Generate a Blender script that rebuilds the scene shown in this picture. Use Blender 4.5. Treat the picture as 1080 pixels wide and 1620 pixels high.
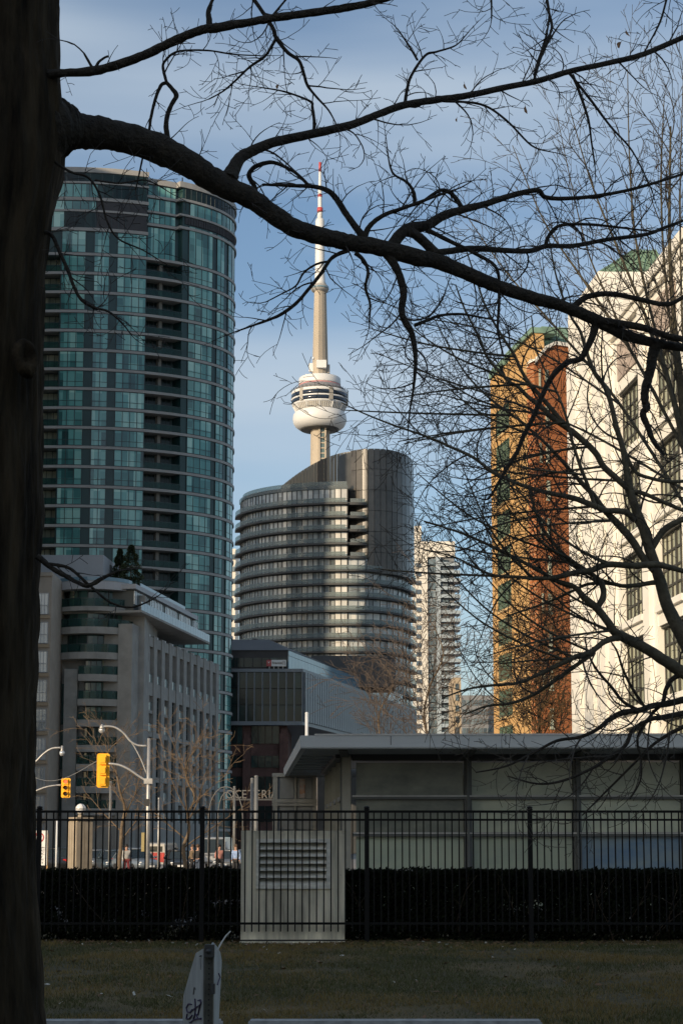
import bpy, math, random
from mathutils import Vector, Matrix, noise

# ------------------------------------------------------------------ camera, sky, sun, exposure
for o in list(bpy.data.objects): bpy.data.objects.remove(o)
scene = bpy.context.scene
COL = scene.collection
R = math.radians
FPX, W, H = 2700.0, 1080.0, 1620.0          # focal length in photo pixels
PITCH = R(7.0); EYE = 1.6; HORIZON = 1340.0
SP, CP = math.sin(PITCH), math.cos(PITCH)
CY = HORIZON - FPX * math.tan(PITCH)
cam_d = bpy.data.cameras.new('camera'); cam = bpy.data.objects.new('camera', cam_d); COL.objects.link(cam)
cam.location = (0, 0, EYE); cam.rotation_euler = (math.pi / 2 + PITCH, 0, 0)
cam_d.sensor_fit = 'VERTICAL'; cam_d.sensor_height = 36.0; cam_d.sensor_width = 24.0
cam_d.lens = 36.0 * FPX / H
cam_d.shift_y = (CY - H / 2) / H
cam_d.clip_start = 0.1; cam_d.clip_end = 20000
scene.camera = cam
scene.render.resolution_x = 682; scene.render.resolution_y = 1024

SUN_EL, SUN_AZ = R(15.0), R(40.0)           # elevation; angle left of straight behind the camera
SUN_DIR = Vector((-math.sin(SUN_AZ) * math.cos(SUN_EL), -math.cos(SUN_AZ) * math.cos(SUN_EL), math.sin(SUN_EL)))
world = bpy.data.worlds.new('World'); scene.world = world; world.use_nodes = True
nt = world.node_tree; nt.nodes.clear()
def wn(t, **k):
    n = nt.nodes.new(t)
    for a, b in k.items(): setattr(n, a, b)
    return n
sky = wn('ShaderNodeTexSky', sky_type='NISHITA', sun_disc=False)
sky.sun_elevation = SUN_EL; sky.sun_rotation = math.atan2(SUN_DIR.x, SUN_DIR.y)
sky.air_density = 1.0; sky.dust_density = 1.8; sky.ozone_density = 2.0; sky.altitude = 80
bg = wn('ShaderNodeBackground'); bg.inputs['Strength'].default_value = 0.118
tc = wn('ShaderNodeTexCoord'); mp = wn('ShaderNodeMapping'); mp.inputs['Scale'].default_value = (1.0, 1.0, 7.5)
mp.inputs['Location'].default_value = (2.6, 6.2, 1.8)
nz = wn('ShaderNodeTexNoise'); nz.inputs['Scale'].default_value = 1.9; nz.inputs['Detail'].default_value = 5; nz.inputs['Roughness'].default_value = 0.42
rp = wn('ShaderNodeValToRGB'); rp.color_ramp.elements[0].position = 0.36; rp.color_ramp.elements[1].position = 0.70
rp.color_ramp.elements[1].color = (0.72, 0.72, 0.72, 1)
mx = wn('ShaderNodeMix', data_type='RGBA'); mx.inputs[7].default_value = (3.75, 4.35, 4.95, 1)     # thin cloud veil
L = nt.links.new
L(tc.outputs['Generated'], mp.inputs['Vector']); L(mp.outputs[0], nz.inputs['Vector']); L(nz.outputs[0], rp.inputs[0])
L(rp.outputs[0], mx.inputs[0]); L(sky.outputs[0], mx.inputs[6]); L(mx.outputs[2], bg.inputs[0])
L(bg.outputs[0], wn('ShaderNodeOutputWorld').inputs[0])

sun_d = bpy.data.lights.new('sun', 'SUN'); sun_d.energy = 3.4; sun_d.angle = R(0.5); sun_d.color = (1.0, 0.80, 0.56)
sun = bpy.data.objects.new('sun', sun_d); COL.objects.link(sun); sun.location = SUN_DIR * 60
sun.rotation_euler = SUN_DIR.to_track_quat('Z', 'Y').to_euler()
vs = scene.view_settings; vs.view_transform = 'Standard'; vs.look = 'None'; vs.exposure = 0.35; vs.gamma = 1.0

# ------------------------------------------------------------------ helpers
rng = random.Random(7)
def at(px, py, D):
    """world point on the ray of a photo pixel at world depth D (metres along Y)"""
    u, v = (px - W / 2) / FPX, (CY - py) / FPX
    d = Vector((u, CP - v * SP, SP + v * CP))
    return Vector((0, 0, EYE)) + d * (D / d.y)
def zat(py, D): return at(540, py, D).z
def proj(p):
    q = Vector(p) - Vector((0, 0, EYE)); dep = q.y * CP + q.z * SP
    return W / 2 + FPX * q.x / dep, CY - FPX * (q.z * CP - q.y * SP) / dep
def mpp(p):                                   # metres per photo pixel at p
    q = Vector(p); return (q.y * CP + (q.z - EYE) * SP) / FPX

class MB:
    def __init__(s): s.v = []; s.f = []; s.m = []
    def face(s, pts, m=0):
        i = len(s.v); s.v += [tuple(p) for p in pts]; s.f.append(tuple(range(i, i + len(pts)))); s.m.append(m)
    def box(s, x0, x1, y0, y1, z0, z1, m=0, M=None):
        i = len(s.v)
        c = [(x0,y0,z0),(x1,y0,z0),(x1,y1,z0),(x0,y1,z0),(x0,y0,z1),(x1,y0,z1),(x1,y1,z1),(x0,y1,z1)]
        s.v += [tuple(M @ Vector(p)) for p in c] if M else c
        for q in ((3,2,1,0),(4,5,6,7),(0,1,5,4),(1,2,6,5),(2,3,7,6),(3,0,4,7)):
            s.f.append(tuple(i + k for k in q)); s.m.append(m)
    def prism(s, poly, z0, z1, m=0, mtop=None):
        i = len(s.v); n = len(poly)
        zt = z1 if isinstance(z1, (list, tuple)) else [z1] * n
        s.v += [(p[0], p[1], z0) for p in poly] + [(p[0], p[1], zt[k]) for k, p in enumerate(poly)]
        for k in range(n):
            j = (k + 1) % n; s.f.append((i + k, i + j, i + n + j, i + n + k)); s.m.append(m)
        s.f.append(tuple(i + n + k for k in range(n))); s.m.append(m if mtop is None else mtop)
        s.f.append(tuple(i + k for k in range(n))[::-1]); s.m.append(m)
    def tube(s, pts, rad, n=6, m=0, cap=True):
        pts = [Vector(p) for p in pts]; i0 = len(s.v); k = len(pts)
        up = None
        for a in range(k):
            t = (pts[min(a + 1, k - 1)] - pts[max(a - 1, 0)])
            t = t.normalized() if t.length > 1e-9 else Vector((0, 0, 1))
            if up is None: up = t.orthogonal().normalized()
            else:
                up = up - t * up.dot(t); up = up.normalized() if up.length > 1e-6 else t.orthogonal().normalized()
            bi = t.cross(up); r = rad[a] if isinstance(rad, (list, tuple)) else rad
            for b in range(n):
                an = 2 * math.pi * b / n
                s.v.append(tuple(pts[a] + (up * math.cos(an) + bi * math.sin(an)) * r))
        for a in range(k - 1):
            for b in range(n):
                c = (b + 1) % n
                s.f.append((i0 + a*n + b, i0 + a*n + c, i0 + (a+1)*n + c, i0 + (a+1)*n + b)); s.m.append(m)
        if cap:
            s.f.append(tuple(i0 + b for b in range(n))[::-1]); s.m.append(m)
            s.f.append(tuple(i0 + (k-1)*n + b for b in range(n))); s.m.append(m)
    def lathe(s, prof, n=32, m=0, c=(0, 0), mats=None, cap=True):
        i0 = len(s.v); k = len(prof)
        for (r, z) in prof:
            for b in range(n):
                an = 2 * math.pi * b / n; s.v.append((c[0] + r * math.cos(an), c[1] + r * math.sin(an), z))
        for a in range(k - 1):
            for b in range(n):
                d = (b + 1) % n
                s.f.append((i0 + a*n + b, i0 + a*n + d, i0 + (a+1)*n + d, i0 + (a+1)*n + b)); s.m.append(mats[a] if mats else m)
        if cap:
            s.f.append(tuple(i0 + b for b in range(n))[::-1]); s.m.append(m)
            s.f.append(tuple(i0 + (k-1)*n + b for b in range(n))); s.m.append(m)
    def sphere(s, c, r, n=12, m=0, sz=1.0):
        k = n // 2
        s.lathe([(max(1e-4, r * math.sin(math.pi * a / k)), c[2] - r * sz * math.cos(math.pi * a / k)) for a in range(k + 1)], n, m, (c[0], c[1]), cap=False)
    def arc(s, P, t0, t1, o0, o1, z0, z1, n=6, m=0):
        """curved slab between two offsets of a plan curve P(t, offset)"""
        ts = [t0 + (t1 - t0) * k / n for k in range(n + 1)]
        poly = [P(t, o1) for t in ts] + [P(t, o0) for t in reversed(ts)]
        i = len(s.v); q = len(ts)
        for z in (z0, z1):
            s.v += [(p[0], p[1], z) for p in poly]
        N = 2 * q
        for k in range(q - 1):
            a, b, c, d = k, k + 1, N - 2 - k, N - 1 - k
            s.f.append((i+a, i+b, i+N+b, i+N+a)); s.m.append(m)
            s.f.append((i+c, i+d, i+N+d, i+N+c)); s.m.append(m)
            s.f.append((i+N+a, i+N+b, i+N+c, i+N+d)); s.m.append(m)
            s.f.append((i+d, i+c, i+b, i+a)); s.m.append(m)
        s.f.append((i, i+N, i+N+N-1, i+N-1)); s.m.append(m)
        s.f.append((i+q-1, i+q, i+N+q, i+N+q-1)); s.m.append(m)
    def build(s, name, mats, parent=None, smooth=False, loc=None):
        me = bpy.data.meshes.new(name); me.from_pydata(s.v, [], s.f)
        if not isinstance(mats, (list, tuple)): mats = [mats]
        for x in mats: me.materials.append(x)
        me.polygons.foreach_set('material_index', s.m)
        if smooth: me.polygons.foreach_set('use_smooth', [True] * len(s.f))
        me.update()
        return link(name, me, parent, loc)
def link(name, me, parent=None, loc=None):
    o = bpy.data.objects.new(name, me); COL.objects.link(o)
    if parent: o.parent = parent
    if loc is not None: o.location = loc
    return o
def tag(o, label=None, cat=None, group=None, kind=None):
    for k, v in (('label', label), ('category', cat), ('group', group), ('kind', kind)):
        if v: o[k] = v
    return o
def thing(name, loc, rz, label, cat, group=None):
    o = bpy.data.objects.new(name, None); COL.objects.link(o); o.empty_display_size = 0.5
    o.location = loc; o.rotation_euler = (0, 0, rz)
    return tag(o, label, cat, group)
def copy_tree(o, parent=None):
    c = o.copy(); COL.objects.link(c); c.parent = parent
    for ch in list(o.children): copy_tree(ch, c)
    return c

def mat(name, col, rough=0.7, metal=0.0, var=0.0, scale=3.0, bump=0.0, bscale=None, spec=0.5, col2=None, stretch=(1,1,1), objvar=0.0, emit=None, contrast=(0.35, 0.65), coat=0.0):
    m = bpy.data.materials.new(name); m.use_nodes = True; t = m.node_tree; b = t.nodes['Principled BSDF']
    b.inputs['Roughness'].default_value = rough; b.inputs['Metallic'].default_value = metal
    b.inputs['Specular IOR Level'].default_value = spec; b.inputs['Coat Weight'].default_value = coat
    out = None; c4 = (*col, 1)
    b.inputs['Base Color'].default_value = c4
    if var or col2 or bump:
        tx = t.nodes.new('ShaderNodeTexCoord'); mpn = t.nodes.new('ShaderNodeMapping'); mpn.inputs['Scale'].default_value = stretch
        t.links.new(tx.outputs['Object'], mpn.inputs[0])
    if var or col2:
        n = t.nodes.new('ShaderNodeTexNoise'); n.inputs['Scale'].default_value = scale; n.inputs['Detail'].default_value = 7; n.inputs['Roughness'].default_value = 0.62
        t.links.new(mpn.outputs[0], n.inputs['Vector'])
        r = t.nodes.new('ShaderNodeValToRGB'); r.color_ramp.elements[0].position, r.color_ramp.elements[1].position = contrast
        c2 = col2 if col2 else tuple(min(1, c * (1 + var)) for c in col)
        c1 = col if col2 else tuple(c * (1 - var) for c in col)
        r.color_ramp.elements[0].color = (*c1, 1); r.color_ramp.elements[1].color = (*c2, 1)
        t.links.new(n.outputs[0], r.inputs[0]); out = r.outputs[0]
    if objvar:
        oi = t.nodes.new('ShaderNodeObjectInfo'); hs = t.nodes.new('ShaderNodeHueSaturation')
        ma = t.nodes.new('ShaderNodeMapRange'); ma.inputs[3].default_value = 1 - objvar; ma.inputs[4].default_value = 1 + objvar
        t.links.new(oi.outputs['Random'], ma.inputs[0]); t.links.new(ma.outputs[0], hs.inputs['Value'])
        if out: t.links.new(out, hs.inputs['Color'])
        else: hs.inputs['Color'].default_value = c4
        out = hs.outputs[0]
    if out: t.links.new(out, b.inputs['Base Color'])
    if bump:
        n2 = t.nodes.new('ShaderNodeTexNoise'); n2.inputs['Scale'].default_value = bscale or scale * 4; n2.inputs['Detail'].default_value = 6
        bp = t.nodes.new('ShaderNodeBump'); bp.inputs['Strength'].default_value = bump; bp.inputs['Distance'].default_value = 0.05
        t.links.new(mpn.outputs[0], n2.inputs['Vector']); t.links.new(n2.outputs[0], bp.inputs['Height']); t.links.new(bp.outputs[0], b.inputs['Normal'])
    if emit: b.inputs['Emission Color'].default_value = (*emit[0], 1); b.inputs['Emission Strength'].default_value = emit[1]
    return m
def glass(name, stops, rough=0.06, var_scale=0.35, spec=0.5, metal=0.0, snap=(1.1, 1.1, 1.2)):
    """coated facade glass: what stands behind each pane (dark room, blind, curtain), with reflections painted in, varies per window and across it"""
    m = bpy.data.materials.new(name); m.use_nodes = True; t = m.node_tree; b = t.nodes['Principled BSDF']
    b.inputs['Roughness'].default_value = rough; b.inputs['Specular IOR Level'].default_value = spec; b.inputs['Metallic'].default_value = metal
    oi = t.nodes.new('ShaderNodeObjectInfo'); tx = t.nodes.new('ShaderNodeTexCoord')
    n = t.nodes.new('ShaderNodeTexNoise'); n.inputs['Scale'].default_value = var_scale; n.inputs['Detail'].default_value = 2; n.noise_dimensions = '4D'
    mpn = t.nodes.new('ShaderNodeMapping'); mpn.inputs['Scale'].default_value = (1, 1, 0.25)
    mu = t.nodes.new('ShaderNodeMath'); mu.operation = 'MULTIPLY'; mu.inputs[1].default_value = 60
    t.links.new(oi.outputs['Random'], mu.inputs[0]); t.links.new(mu.outputs[0], n.inputs['W'])
    sn = t.nodes.new('ShaderNodeVectorMath'); sn.operation = 'SNAP'; sn.inputs[1].default_value = snap
    t.links.new(tx.outputs['Object'], sn.inputs[0]); t.links.new(sn.outputs[0], mpn.inputs[0]); t.links.new(mpn.outputs[0], n.inputs['Vector'])
    r = t.nodes.new('ShaderNodeValToRGB'); e = r.color_ramp.elements
    while len(e) < len(stops): e.new(0.5)
    for k, (p, c) in enumerate(stops): e[k].position = p; e[k].color = (*c, 1)
    t.links.new(n.outputs[0], r.inputs[0]); t.links.new(r.outputs[0], b.inputs['Base Color'])
    n3 = t.nodes.new('ShaderNodeTexNoise'); n3.inputs['Scale'].default_value = 0.5
    bp = t.nodes.new('ShaderNodeBump'); bp.inputs['Strength'].default_value = 0.06; bp.inputs['Distance'].default_value = 0.3
    t.links.new(tx.outputs['Object'], n3.inputs['Vector']); t.links.new(n3.outputs[0], bp.inputs['Height']); t.links.new(bp.outputs[0], b.inputs['Normal'])
    return m

M = {}
M['conc'] = mat('concrete_grey', (0.265, 0.26, 0.24), 0.85, var=0.16, scale=0.5, bump=0.1, bscale=6)
M['conc_warm'] = mat('concrete_weathered', (0.64, 0.59, 0.46), 0.9, var=0.42, scale=2.6, bump=0.3, bscale=25, stretch=(1.6, 1.6, 0.22))
M['slab_pale'] = mat('slab_pale', (0.33, 0.325, 0.31), 0.7, var=0.08, scale=0.4)
M['teal_panel'] = mat('teal_spandrel', (0.014, 0.048, 0.05), 0.35, var=0.2, scale=0.3)
M['black_panel'] = mat('louvre_panel_dark', (0.03, 0.028, 0.03), 0.5, var=0.2, scale=1)
M['frame_dark'] = mat('window_frame_dark', (0.03, 0.045, 0.048), 0.4)
M['teal_glass'] = glass('teal_glass', [(0.28, (0.014, 0.045, 0.046)), (0.40, (0.045, 0.155, 0.15)), (0.52, (0.14, 0.37, 0.345)), (0.66, (0.40, 0.66, 0.58))], var_scale=0.5, spec=0.75)  # brighter stops also put sky reflection into the glass colour
def see_through(name, col, rough, fac, tint):
    m = mat(name, col, rough); t = m.node_tree; b = t.nodes['Principled BSDF']; tr = t.nodes.new('ShaderNodeBsdfTransparent'); tr.inputs[0].default_value = (*tint, 1)
    mx_ = t.nodes.new('ShaderNodeMixShader'); mx_.inputs[0].default_value = fac; t.links.new(tr.outputs[0], mx_.inputs[1]); t.links.new(b.outputs[0], mx_.inputs[2])
    t.links.new(mx_.outputs[0], t.nodes['Material Output'].inputs[0]); return m
M['rail_glass'] = see_through('balcony_rail_glass', (0.03, 0.075, 0.072), 0.12, 0.38, (0.5, 0.72, 0.68))
M['room_dark'] = mat('recess_dark', (0.03, 0.038, 0.04), 0.7, var=0.2)
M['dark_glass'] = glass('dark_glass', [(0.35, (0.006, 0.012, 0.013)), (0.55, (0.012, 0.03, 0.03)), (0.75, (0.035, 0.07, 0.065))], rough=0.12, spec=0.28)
M['grey_glass'] = glass('grey_glass', [(0.27, (0.04, 0.05, 0.054)), (0.38, (0.19, 0.22, 0.23)), (0.50, (0.42, 0.45, 0.45)), (0.64, (0.72, 0.71, 0.66))], rough=0.08, var_scale=0.5, spec=0.8)
M['slab_dark'] = mat('slab_dark_grey', (0.065, 0.067, 0.066), 0.6, var=0.15, scale=0.4)
M['drum_glass'] = mat('dark_curtain_wall', (0.085, 0.078, 0.068), 0.22, var=0.25, scale=0.2, objvar=0.15)
M['white_metal'] = mat('white_metal', (0.64, 0.65, 0.65), 0.5, var=0.04)
M['cn_conc'] = mat('tower_concrete', (0.40, 0.35, 0.28), 0.85, var=0.10, scale=0.06, stretch=(1, 1, 0.3))
M['red_paint'] = mat('red_paint', (0.45, 0.07, 0.07), 0.5)
M['cyan_glass'] = mat('sky_blue_glass', (0.17, 0.27, 0.33), 0.12, var=0.08, scale=0.2, objvar=0.12)
M['metal_grey'] = mat('metal_cladding_grey', (0.17, 0.19, 0.21), 0.45, 0.3, var=0.1, scale=0.5)
M['galv'] = mat('galvanised_steel', (0.42, 0.41, 0.39), 0.45, 0.5, var=0.15, scale=4)
M['tan_brick'] = mat('tan_brick', (0.56, 0.345, 0.135), 0.9, var=0.10, scale=0.6, bump=0.15, bscale=8)
M['copper'] = mat('copper_green', (0.16, 0.26, 0.20), 0.7, var=0.25, scale=0.8)
M['white_stone'] = mat('white_stone', (0.78, 0.75, 0.675), 0.85, var=0.06, scale=0.5, bump=0.06, bscale=9)
M['stone_grey'] = mat('spandrel_relief', (0.40, 0.33, 0.28), 0.9, var=0.3, scale=1.6, bump=0.4)
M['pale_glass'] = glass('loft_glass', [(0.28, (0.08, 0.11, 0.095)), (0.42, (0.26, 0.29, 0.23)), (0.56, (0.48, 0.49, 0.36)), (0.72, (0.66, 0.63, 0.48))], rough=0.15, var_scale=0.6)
M['green_glass'] = glass('green_glass', [(0.30, (0.03, 0.06, 0.05)), (0.5, (0.10, 0.16, 0.12)), (0.7, (0.26, 0.31, 0.22))], rough=0.15)
M['iron'] = mat('black_iron', (0.004, 0.004, 0.004), 0.55, spec=0.2)
M['asphalt'] = mat('asphalt', (0.05, 0.05, 0.052), 0.9, var=0.25, scale=2, bump=0.2, bscale=60)
M['pave'] = mat('pavement', (0.22, 0.21, 0.20), 0.9, var=0.12, scale=1)
M['bark'] = mat('bark_dark', (0.026, 0.019, 0.011), 0.95, var=0.75, scale=10, bump=1.0, bscale=16, stretch=(1, 1, 0.14), spec=0.15)
M['bark_limb'] = mat('bark_limb', (0.022, 0.017, 0.011), 0.9, var=0.4, scale=14, bump=0.7, bscale=40)
M['bark_olive'] = mat('bark_olive', (0.075, 0.065, 0.042), 0.9, var=0.4, scale=7, bump=0.5, bscale=25)
M['twig'] = mat('twig_dark', (0.028, 0.024, 0.021), 0.8)
M['twig_brown'] = mat('twig_brown', (0.085, 0.065, 0.052), 0.85, var=0.3, scale=3)
M['bark_brown'] = mat('bark_brown', (0.13, 0.095, 0.06), 0.9, var=0.3, scale=4, bump=0.3)
M['dry_leaf'] = mat('dry_leaf', (0.24, 0.12, 0.05), 0.8, var=0.35, scale=30)
M['canopy'] = mat('canopy_aluminium', (0.38, 0.40, 0.405), 0.42, 0.35, var=0.06, scale=1.0, stretch=(0.3, 1, 3))
M['slat'] = mat('canopy_slat', (0.46, 0.49, 0.50), 0.4, 0.3)
M['dark_metal'] = mat('dark_metal', (0.025, 0.027, 0.028), 0.5)
M['mullion'] = mat('mullion_grey', (0.10, 0.105, 0.10), 0.5, 0.2, var=0.1)
M['yellow'] = mat('signal_yellow', (0.95, 0.46, 0.012), 0.42, var=0.06, scale=5)
M['white'] = mat('white_paint', (0.78, 0.77, 0.74), 0.5)
M['black'] = mat('black_plastic', (0.012, 0.012, 0.012), 0.5)
M['tyre'] = mat('tyre_rubber', (0.015, 0.015, 0.016), 0.8)
M['skin'] = mat('skin', (0.45, 0.26, 0.18), 0.6)

# plan curve of an ellipse tower: t = angle from the point nearest the camera, o = offset outwards
def ellipse(cx, cy, a, b):
    return lambda t, o=0.0: (cx + (a + o) * math.sin(t), cy - (b + o) * math.cos(t))
def solve_t(P, px, z, t0=-1.5, t1=1.5):
    """angle on a plan curve whose point at height z shows at photo column px"""
    for _ in range(40):
        tm = (t0 + t1) / 2; q = P(tm, 0)
        if proj((q[0], q[1], z))[0] < px: t0 = tm
        else: t1 = tm
    return (t0 + t1) / 2

# ------------------------------------------------------------------ the setting: ground, lawn, road
def sheet(name, x0, x1, y0, y1, z, m, nx=1, ny=1, fz=None):
    mb = MB()
    for j in range(ny + 1):
        for i in range(nx + 1):
            x = x0 + (x1 - x0) * i / nx; y = y0 + (y1 - y0) * j / ny
            mb.v.append((x, y, z + (fz(x, y) if fz else 0)))
    for j in range(ny):
        for i in range(nx):
            a = j * (nx + 1) + i; mb.f.append((a, a + 1, a + nx + 2, a + nx + 1)); mb.m.append(0)
    o = mb.build(name, m, smooth=bool(fz)); return tag(o, kind='structure')
sheet('ground', -6000, 6000, -3000, 9000, -0.06, M['pave'])
def lawn_z(x, y):
    k = max(0.0, min(1.0, (y - 15.0) / 9.0)); k2 = max(0.0, min(1.0, (y - 27) / 7.0))
    return 0.2 * (k * k * (3 - 2 * k)) * (1 - k2 * k2 * (3 - 2 * k2)) + 0.03 * noise.noise((x * 0.5, y * 0.5, 0))
M['lawn'] = mat('lawn_soil', (0.040, 0.036, 0.011), 0.95, scale=0.55, col2=(0.12, 0.08, 0.024), bump=0.5, bscale=40, contrast=(0.4, 0.68))
sheet('lawn', -14, 14, -6, 35.5, 0.0, M['lawn'], 56, 84, lawn_z)
sheet('road', -60, 40, 66, 132, -0.045, M['asphalt'])
sheet('pavement', -60, 40, 55, 65.8, 0.06, M['pave'])
sheet('plaza', -14, 30, 35.6, 54.8, -0.02, M['asphalt'])
mb = MB(); mb.box(-60, 40, 65.8, 66.1, -0.05, 0.075); tag(mb.build('kerb', M['conc']), kind='structure')
sheet('road_marking', -60, 40, 92, 92.18, -0.038, M['white'])

# ------------------------------------------------------------------ teal condominium tower
def teal_tower():
    D0 = 285.0
    fr = at(90, 600, D0); P0 = at(90, 600, D0)
    a = at(371.0, 600, D0 + 17).x - fr.x; b = 17.5
    cx, cy = fr.x, D0 + b
    root = thing('condominium_tower', (cx, cy, 0), 0, 'tall curved teal glass condominium tower with pale floor bands and recessed balconies', 'tower')
    P = ellipse(0, 0, a, b); PW = ellipse(cx, cy, a, b)
    T = lambda x: solve_t(PW, x, zat(600, D0))
    zl = [zat(y, D0) for y in (268, 288, 314, 332.6, 362, 401)]
    z401, z614 = zat(401, D0), zat(614, D0); pitch = (z401 - z614) / 7
    tE0, tE1 = T(230), T(287)                       # balcony notch
    tL0, tL1 = T(62), T(92)
    tA, tB, tC = (T(94), T(132)), (T(146), T(170)), (T(183), T(229))
    tD, tE, tF = (T(297), T(335)), (T(342), T(354)), (T(360), T(369.5))
    tmid = (-1.62, 1.62)
    ztop = zl[0]
    # core: dark spandrel wall, notched at the balconies
    mb = MB(); rec = 2.4
    def run(t0, t1, n, o=-0.16): return [P(t0 + (t1 - t0) * k / n, o) for k in range(n + 1)]
    poly = run(-1.9, tL0, 8) + run(tL0, tL1, 2, -rec) + run(tL1, tE0, 8) + run(tE0, tE1, 4, -rec) + run(tE1, 1.9, 10)
    mb.prism(poly, 0, zl[5] - 0.4)
    mb.build('wall', M['teal_panel'], root)
    mb = MB(); mb.prism(run(-1.9, tE0, 18) + run(tE0, tE1, 3, -1.3) + run(tE1, 1.9, 10), zl[5] - 0.4, ztop - 0.5)
    mb.build('crown_wall', M['teal_panel'], root)
    # slabs
    sl = MB(); sl.arc(P, -1.7, 1.75, -2.6, 0.05, -0.24, 0.22, 56)
    for k in range(0, 56, 3): pass
    slab = sl.build('floor_slab', M['slab_pale'], root, loc=(0, 0, z401))
    zs = [z401]; z = z401 - pitch
    while z > 3:
        zs.append(z); o = link('floor_slab', slab.data, root, (0, 0, z)); z -= pitch
    # top slabs are split left / notch / right, each at its own height
    for zz, th in ((zl[0], 0.45), (zl[1], 0.16), (zl[2], 0.28), (zl[3], 0.18), (zl[4], 0.28)):
        mb = MB(); mb.arc(P, -1.7, tE0 + 0.005, -2, 0.12, -th, th, 30)
        mb.build('floor_slab', M['slab_pale'], root, loc=(0, 0, zz))
    for zz, th in ((zl[0] - 0.7, 0.5), (zl[1] - 1.2, 0.22), (zl[2] - 1.0, 0.18), (zl[3] - 1.2, 0.24)):
        mb = MB(); mb.arc(P, tE0 + 0.005, tE1, -2.5, -0.9, -th, th, 6)
        mb.build('floor_slab', M['slab_pale'], root, loc=(0, 0, zz))
        mb = MB(); mb.arc(P, tE1, 1.75, -2, 0.14, -th, th, 14); mb.arc(P, tE1 - 0.03, tE1, -1.2, 0.14, -th, th, 1)
        mb.build('floor_slab', M['slab_pale'], root, loc=(0, 0, zz))
    # windows: one mesh for each bay, one object for each window
    def win_mesh(t, h, div, low=True, o=-0.06, arc_n=4):
        w = MB(); t0, t1 = t
        w.arc(P, t0, t1, o - 0.15, o, 0, h, arc_n, 0)
        dt = 0.05 / a
        for k in range(div + 1):
            tk = t0 + (t1 - t0) * k / div; w.arc(P, tk - dt, tk + dt, o - 0.1, o + 0.06, 0, h, 1, 1)
        w.arc(P, t0, t1, o - 0.1, o + 0.05, 0, 0.08, arc_n, 1); w.arc(P, t0, t1, o - 0.1, o + 0.05, h - 0.08, h, arc_n, 1)
        if low: w.arc(P, t0, t1, o - 0.1, o + 0.05, h * 0.33, h * 0.33 + 0.07, arc_n, 1)
        return w
    h = pitch - 0.54
    bays = [('A', tA, 3), ('B', tB, 2), ('C', tC, 4), ('D', tD, 4), ('E', tE, 2), ('F', tF, 2)]
    protos = {}
    for nm, t, dv in bays:
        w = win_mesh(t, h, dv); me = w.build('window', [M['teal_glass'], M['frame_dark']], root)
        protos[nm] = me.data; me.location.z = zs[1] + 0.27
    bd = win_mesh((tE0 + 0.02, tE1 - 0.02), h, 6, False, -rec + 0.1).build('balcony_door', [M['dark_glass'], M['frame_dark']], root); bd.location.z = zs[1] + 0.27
    ld = win_mesh((tL0, tL1), h, 3, False, -rec + 0.1).build('balcony_door', [M['pale_glass'], M['frame_dark']], root); ld.location.z = zs[1] + 0.27  # pale glass stands in for the sun on this bay
    rl = MB(); rl.arc(P, tE0, tE1, -0.1, -0.04, 0, 1.05, 6, 0); rl.arc(P, tE0, tE1, -0.12, -0.02, 1.05, 1.12, 6, 1)
    rail = rl.build('balcony_rail', [M['rail_glass'], M['frame_dark']], root); rail.location.z = zs[1] + 0.27
    rl = MB(); rl.arc(P, tL0, tL1, -0.1, -0.04, 0, 1.05, 3, 0); rl.arc(P, tL0, tL1, -0.12, -0.02, 1.05, 1.12, 3, 1)
    rail2 = rl.build('balcony_rail', [M['rail_glass'], M['frame_dark']], root); rail2.location.z = zs[1] + 0.27
    pt = MB(); pt.arc(P, (tE0 + tE1) / 2 - 0.012, (tE0 + tE1) / 2 + 0.012, -rec, -rec + 0.9, 0, h, 1)
    part = pt.build('balcony_divider', M['conc'], root); part.location.z = zs[1] + 0.27
    for z in zs[2:-1]:
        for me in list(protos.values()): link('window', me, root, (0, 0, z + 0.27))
        link('balcony_door', bd.data, root, (0, 0, z + 0.27)); link('balcony_rail', rail.data, root, (0, 0, z + 0.27))
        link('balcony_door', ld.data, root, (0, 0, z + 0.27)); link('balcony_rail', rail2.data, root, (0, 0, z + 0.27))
        link('balcony_divider', part.data, root, (0, 0, z + 0.27))
    # crown storeys
    def cw(t, z0, z1, dv, m='dark_glass', o=-0.06, low=False):
        w = win_mesh(t, z1 - z0, dv, low, o, 10); x = w.build('window', [M[m], M['frame_dark']], root); x.location.z = z0
    tl = T(97)
    cw((tL0, T(228)), zl[1] + 0.2, zl[0] - 0.5, 9)
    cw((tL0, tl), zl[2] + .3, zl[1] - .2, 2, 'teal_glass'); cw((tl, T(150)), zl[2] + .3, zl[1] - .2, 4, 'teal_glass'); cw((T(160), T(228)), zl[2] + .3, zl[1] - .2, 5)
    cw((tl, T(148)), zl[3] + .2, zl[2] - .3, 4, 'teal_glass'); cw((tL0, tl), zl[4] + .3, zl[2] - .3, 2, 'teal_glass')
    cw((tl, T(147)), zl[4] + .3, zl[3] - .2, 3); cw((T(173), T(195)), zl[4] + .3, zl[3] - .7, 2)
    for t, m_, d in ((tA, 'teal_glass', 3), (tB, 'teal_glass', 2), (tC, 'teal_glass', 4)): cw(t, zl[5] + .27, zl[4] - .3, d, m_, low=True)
    mb = MB(); mb.arc(P, T(149), T(229), -0.3, -0.05, zl[4] + 0.3, zl[2] - 0.3, 8); mb.build('louvre_panel', M['black_panel'], root)
    zr = [zl[0] - 1.2, zl[1] - 1.4, zl[2] - 1.2, zl[3] - 1.4]
    cw((tE1 + .02, T(369)), zr[1] + .3, zr[0], 14)
    cw((T(298), T(369)), zr[2] + .25, zr[1] - .1, 9, 'teal_glass')
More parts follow.
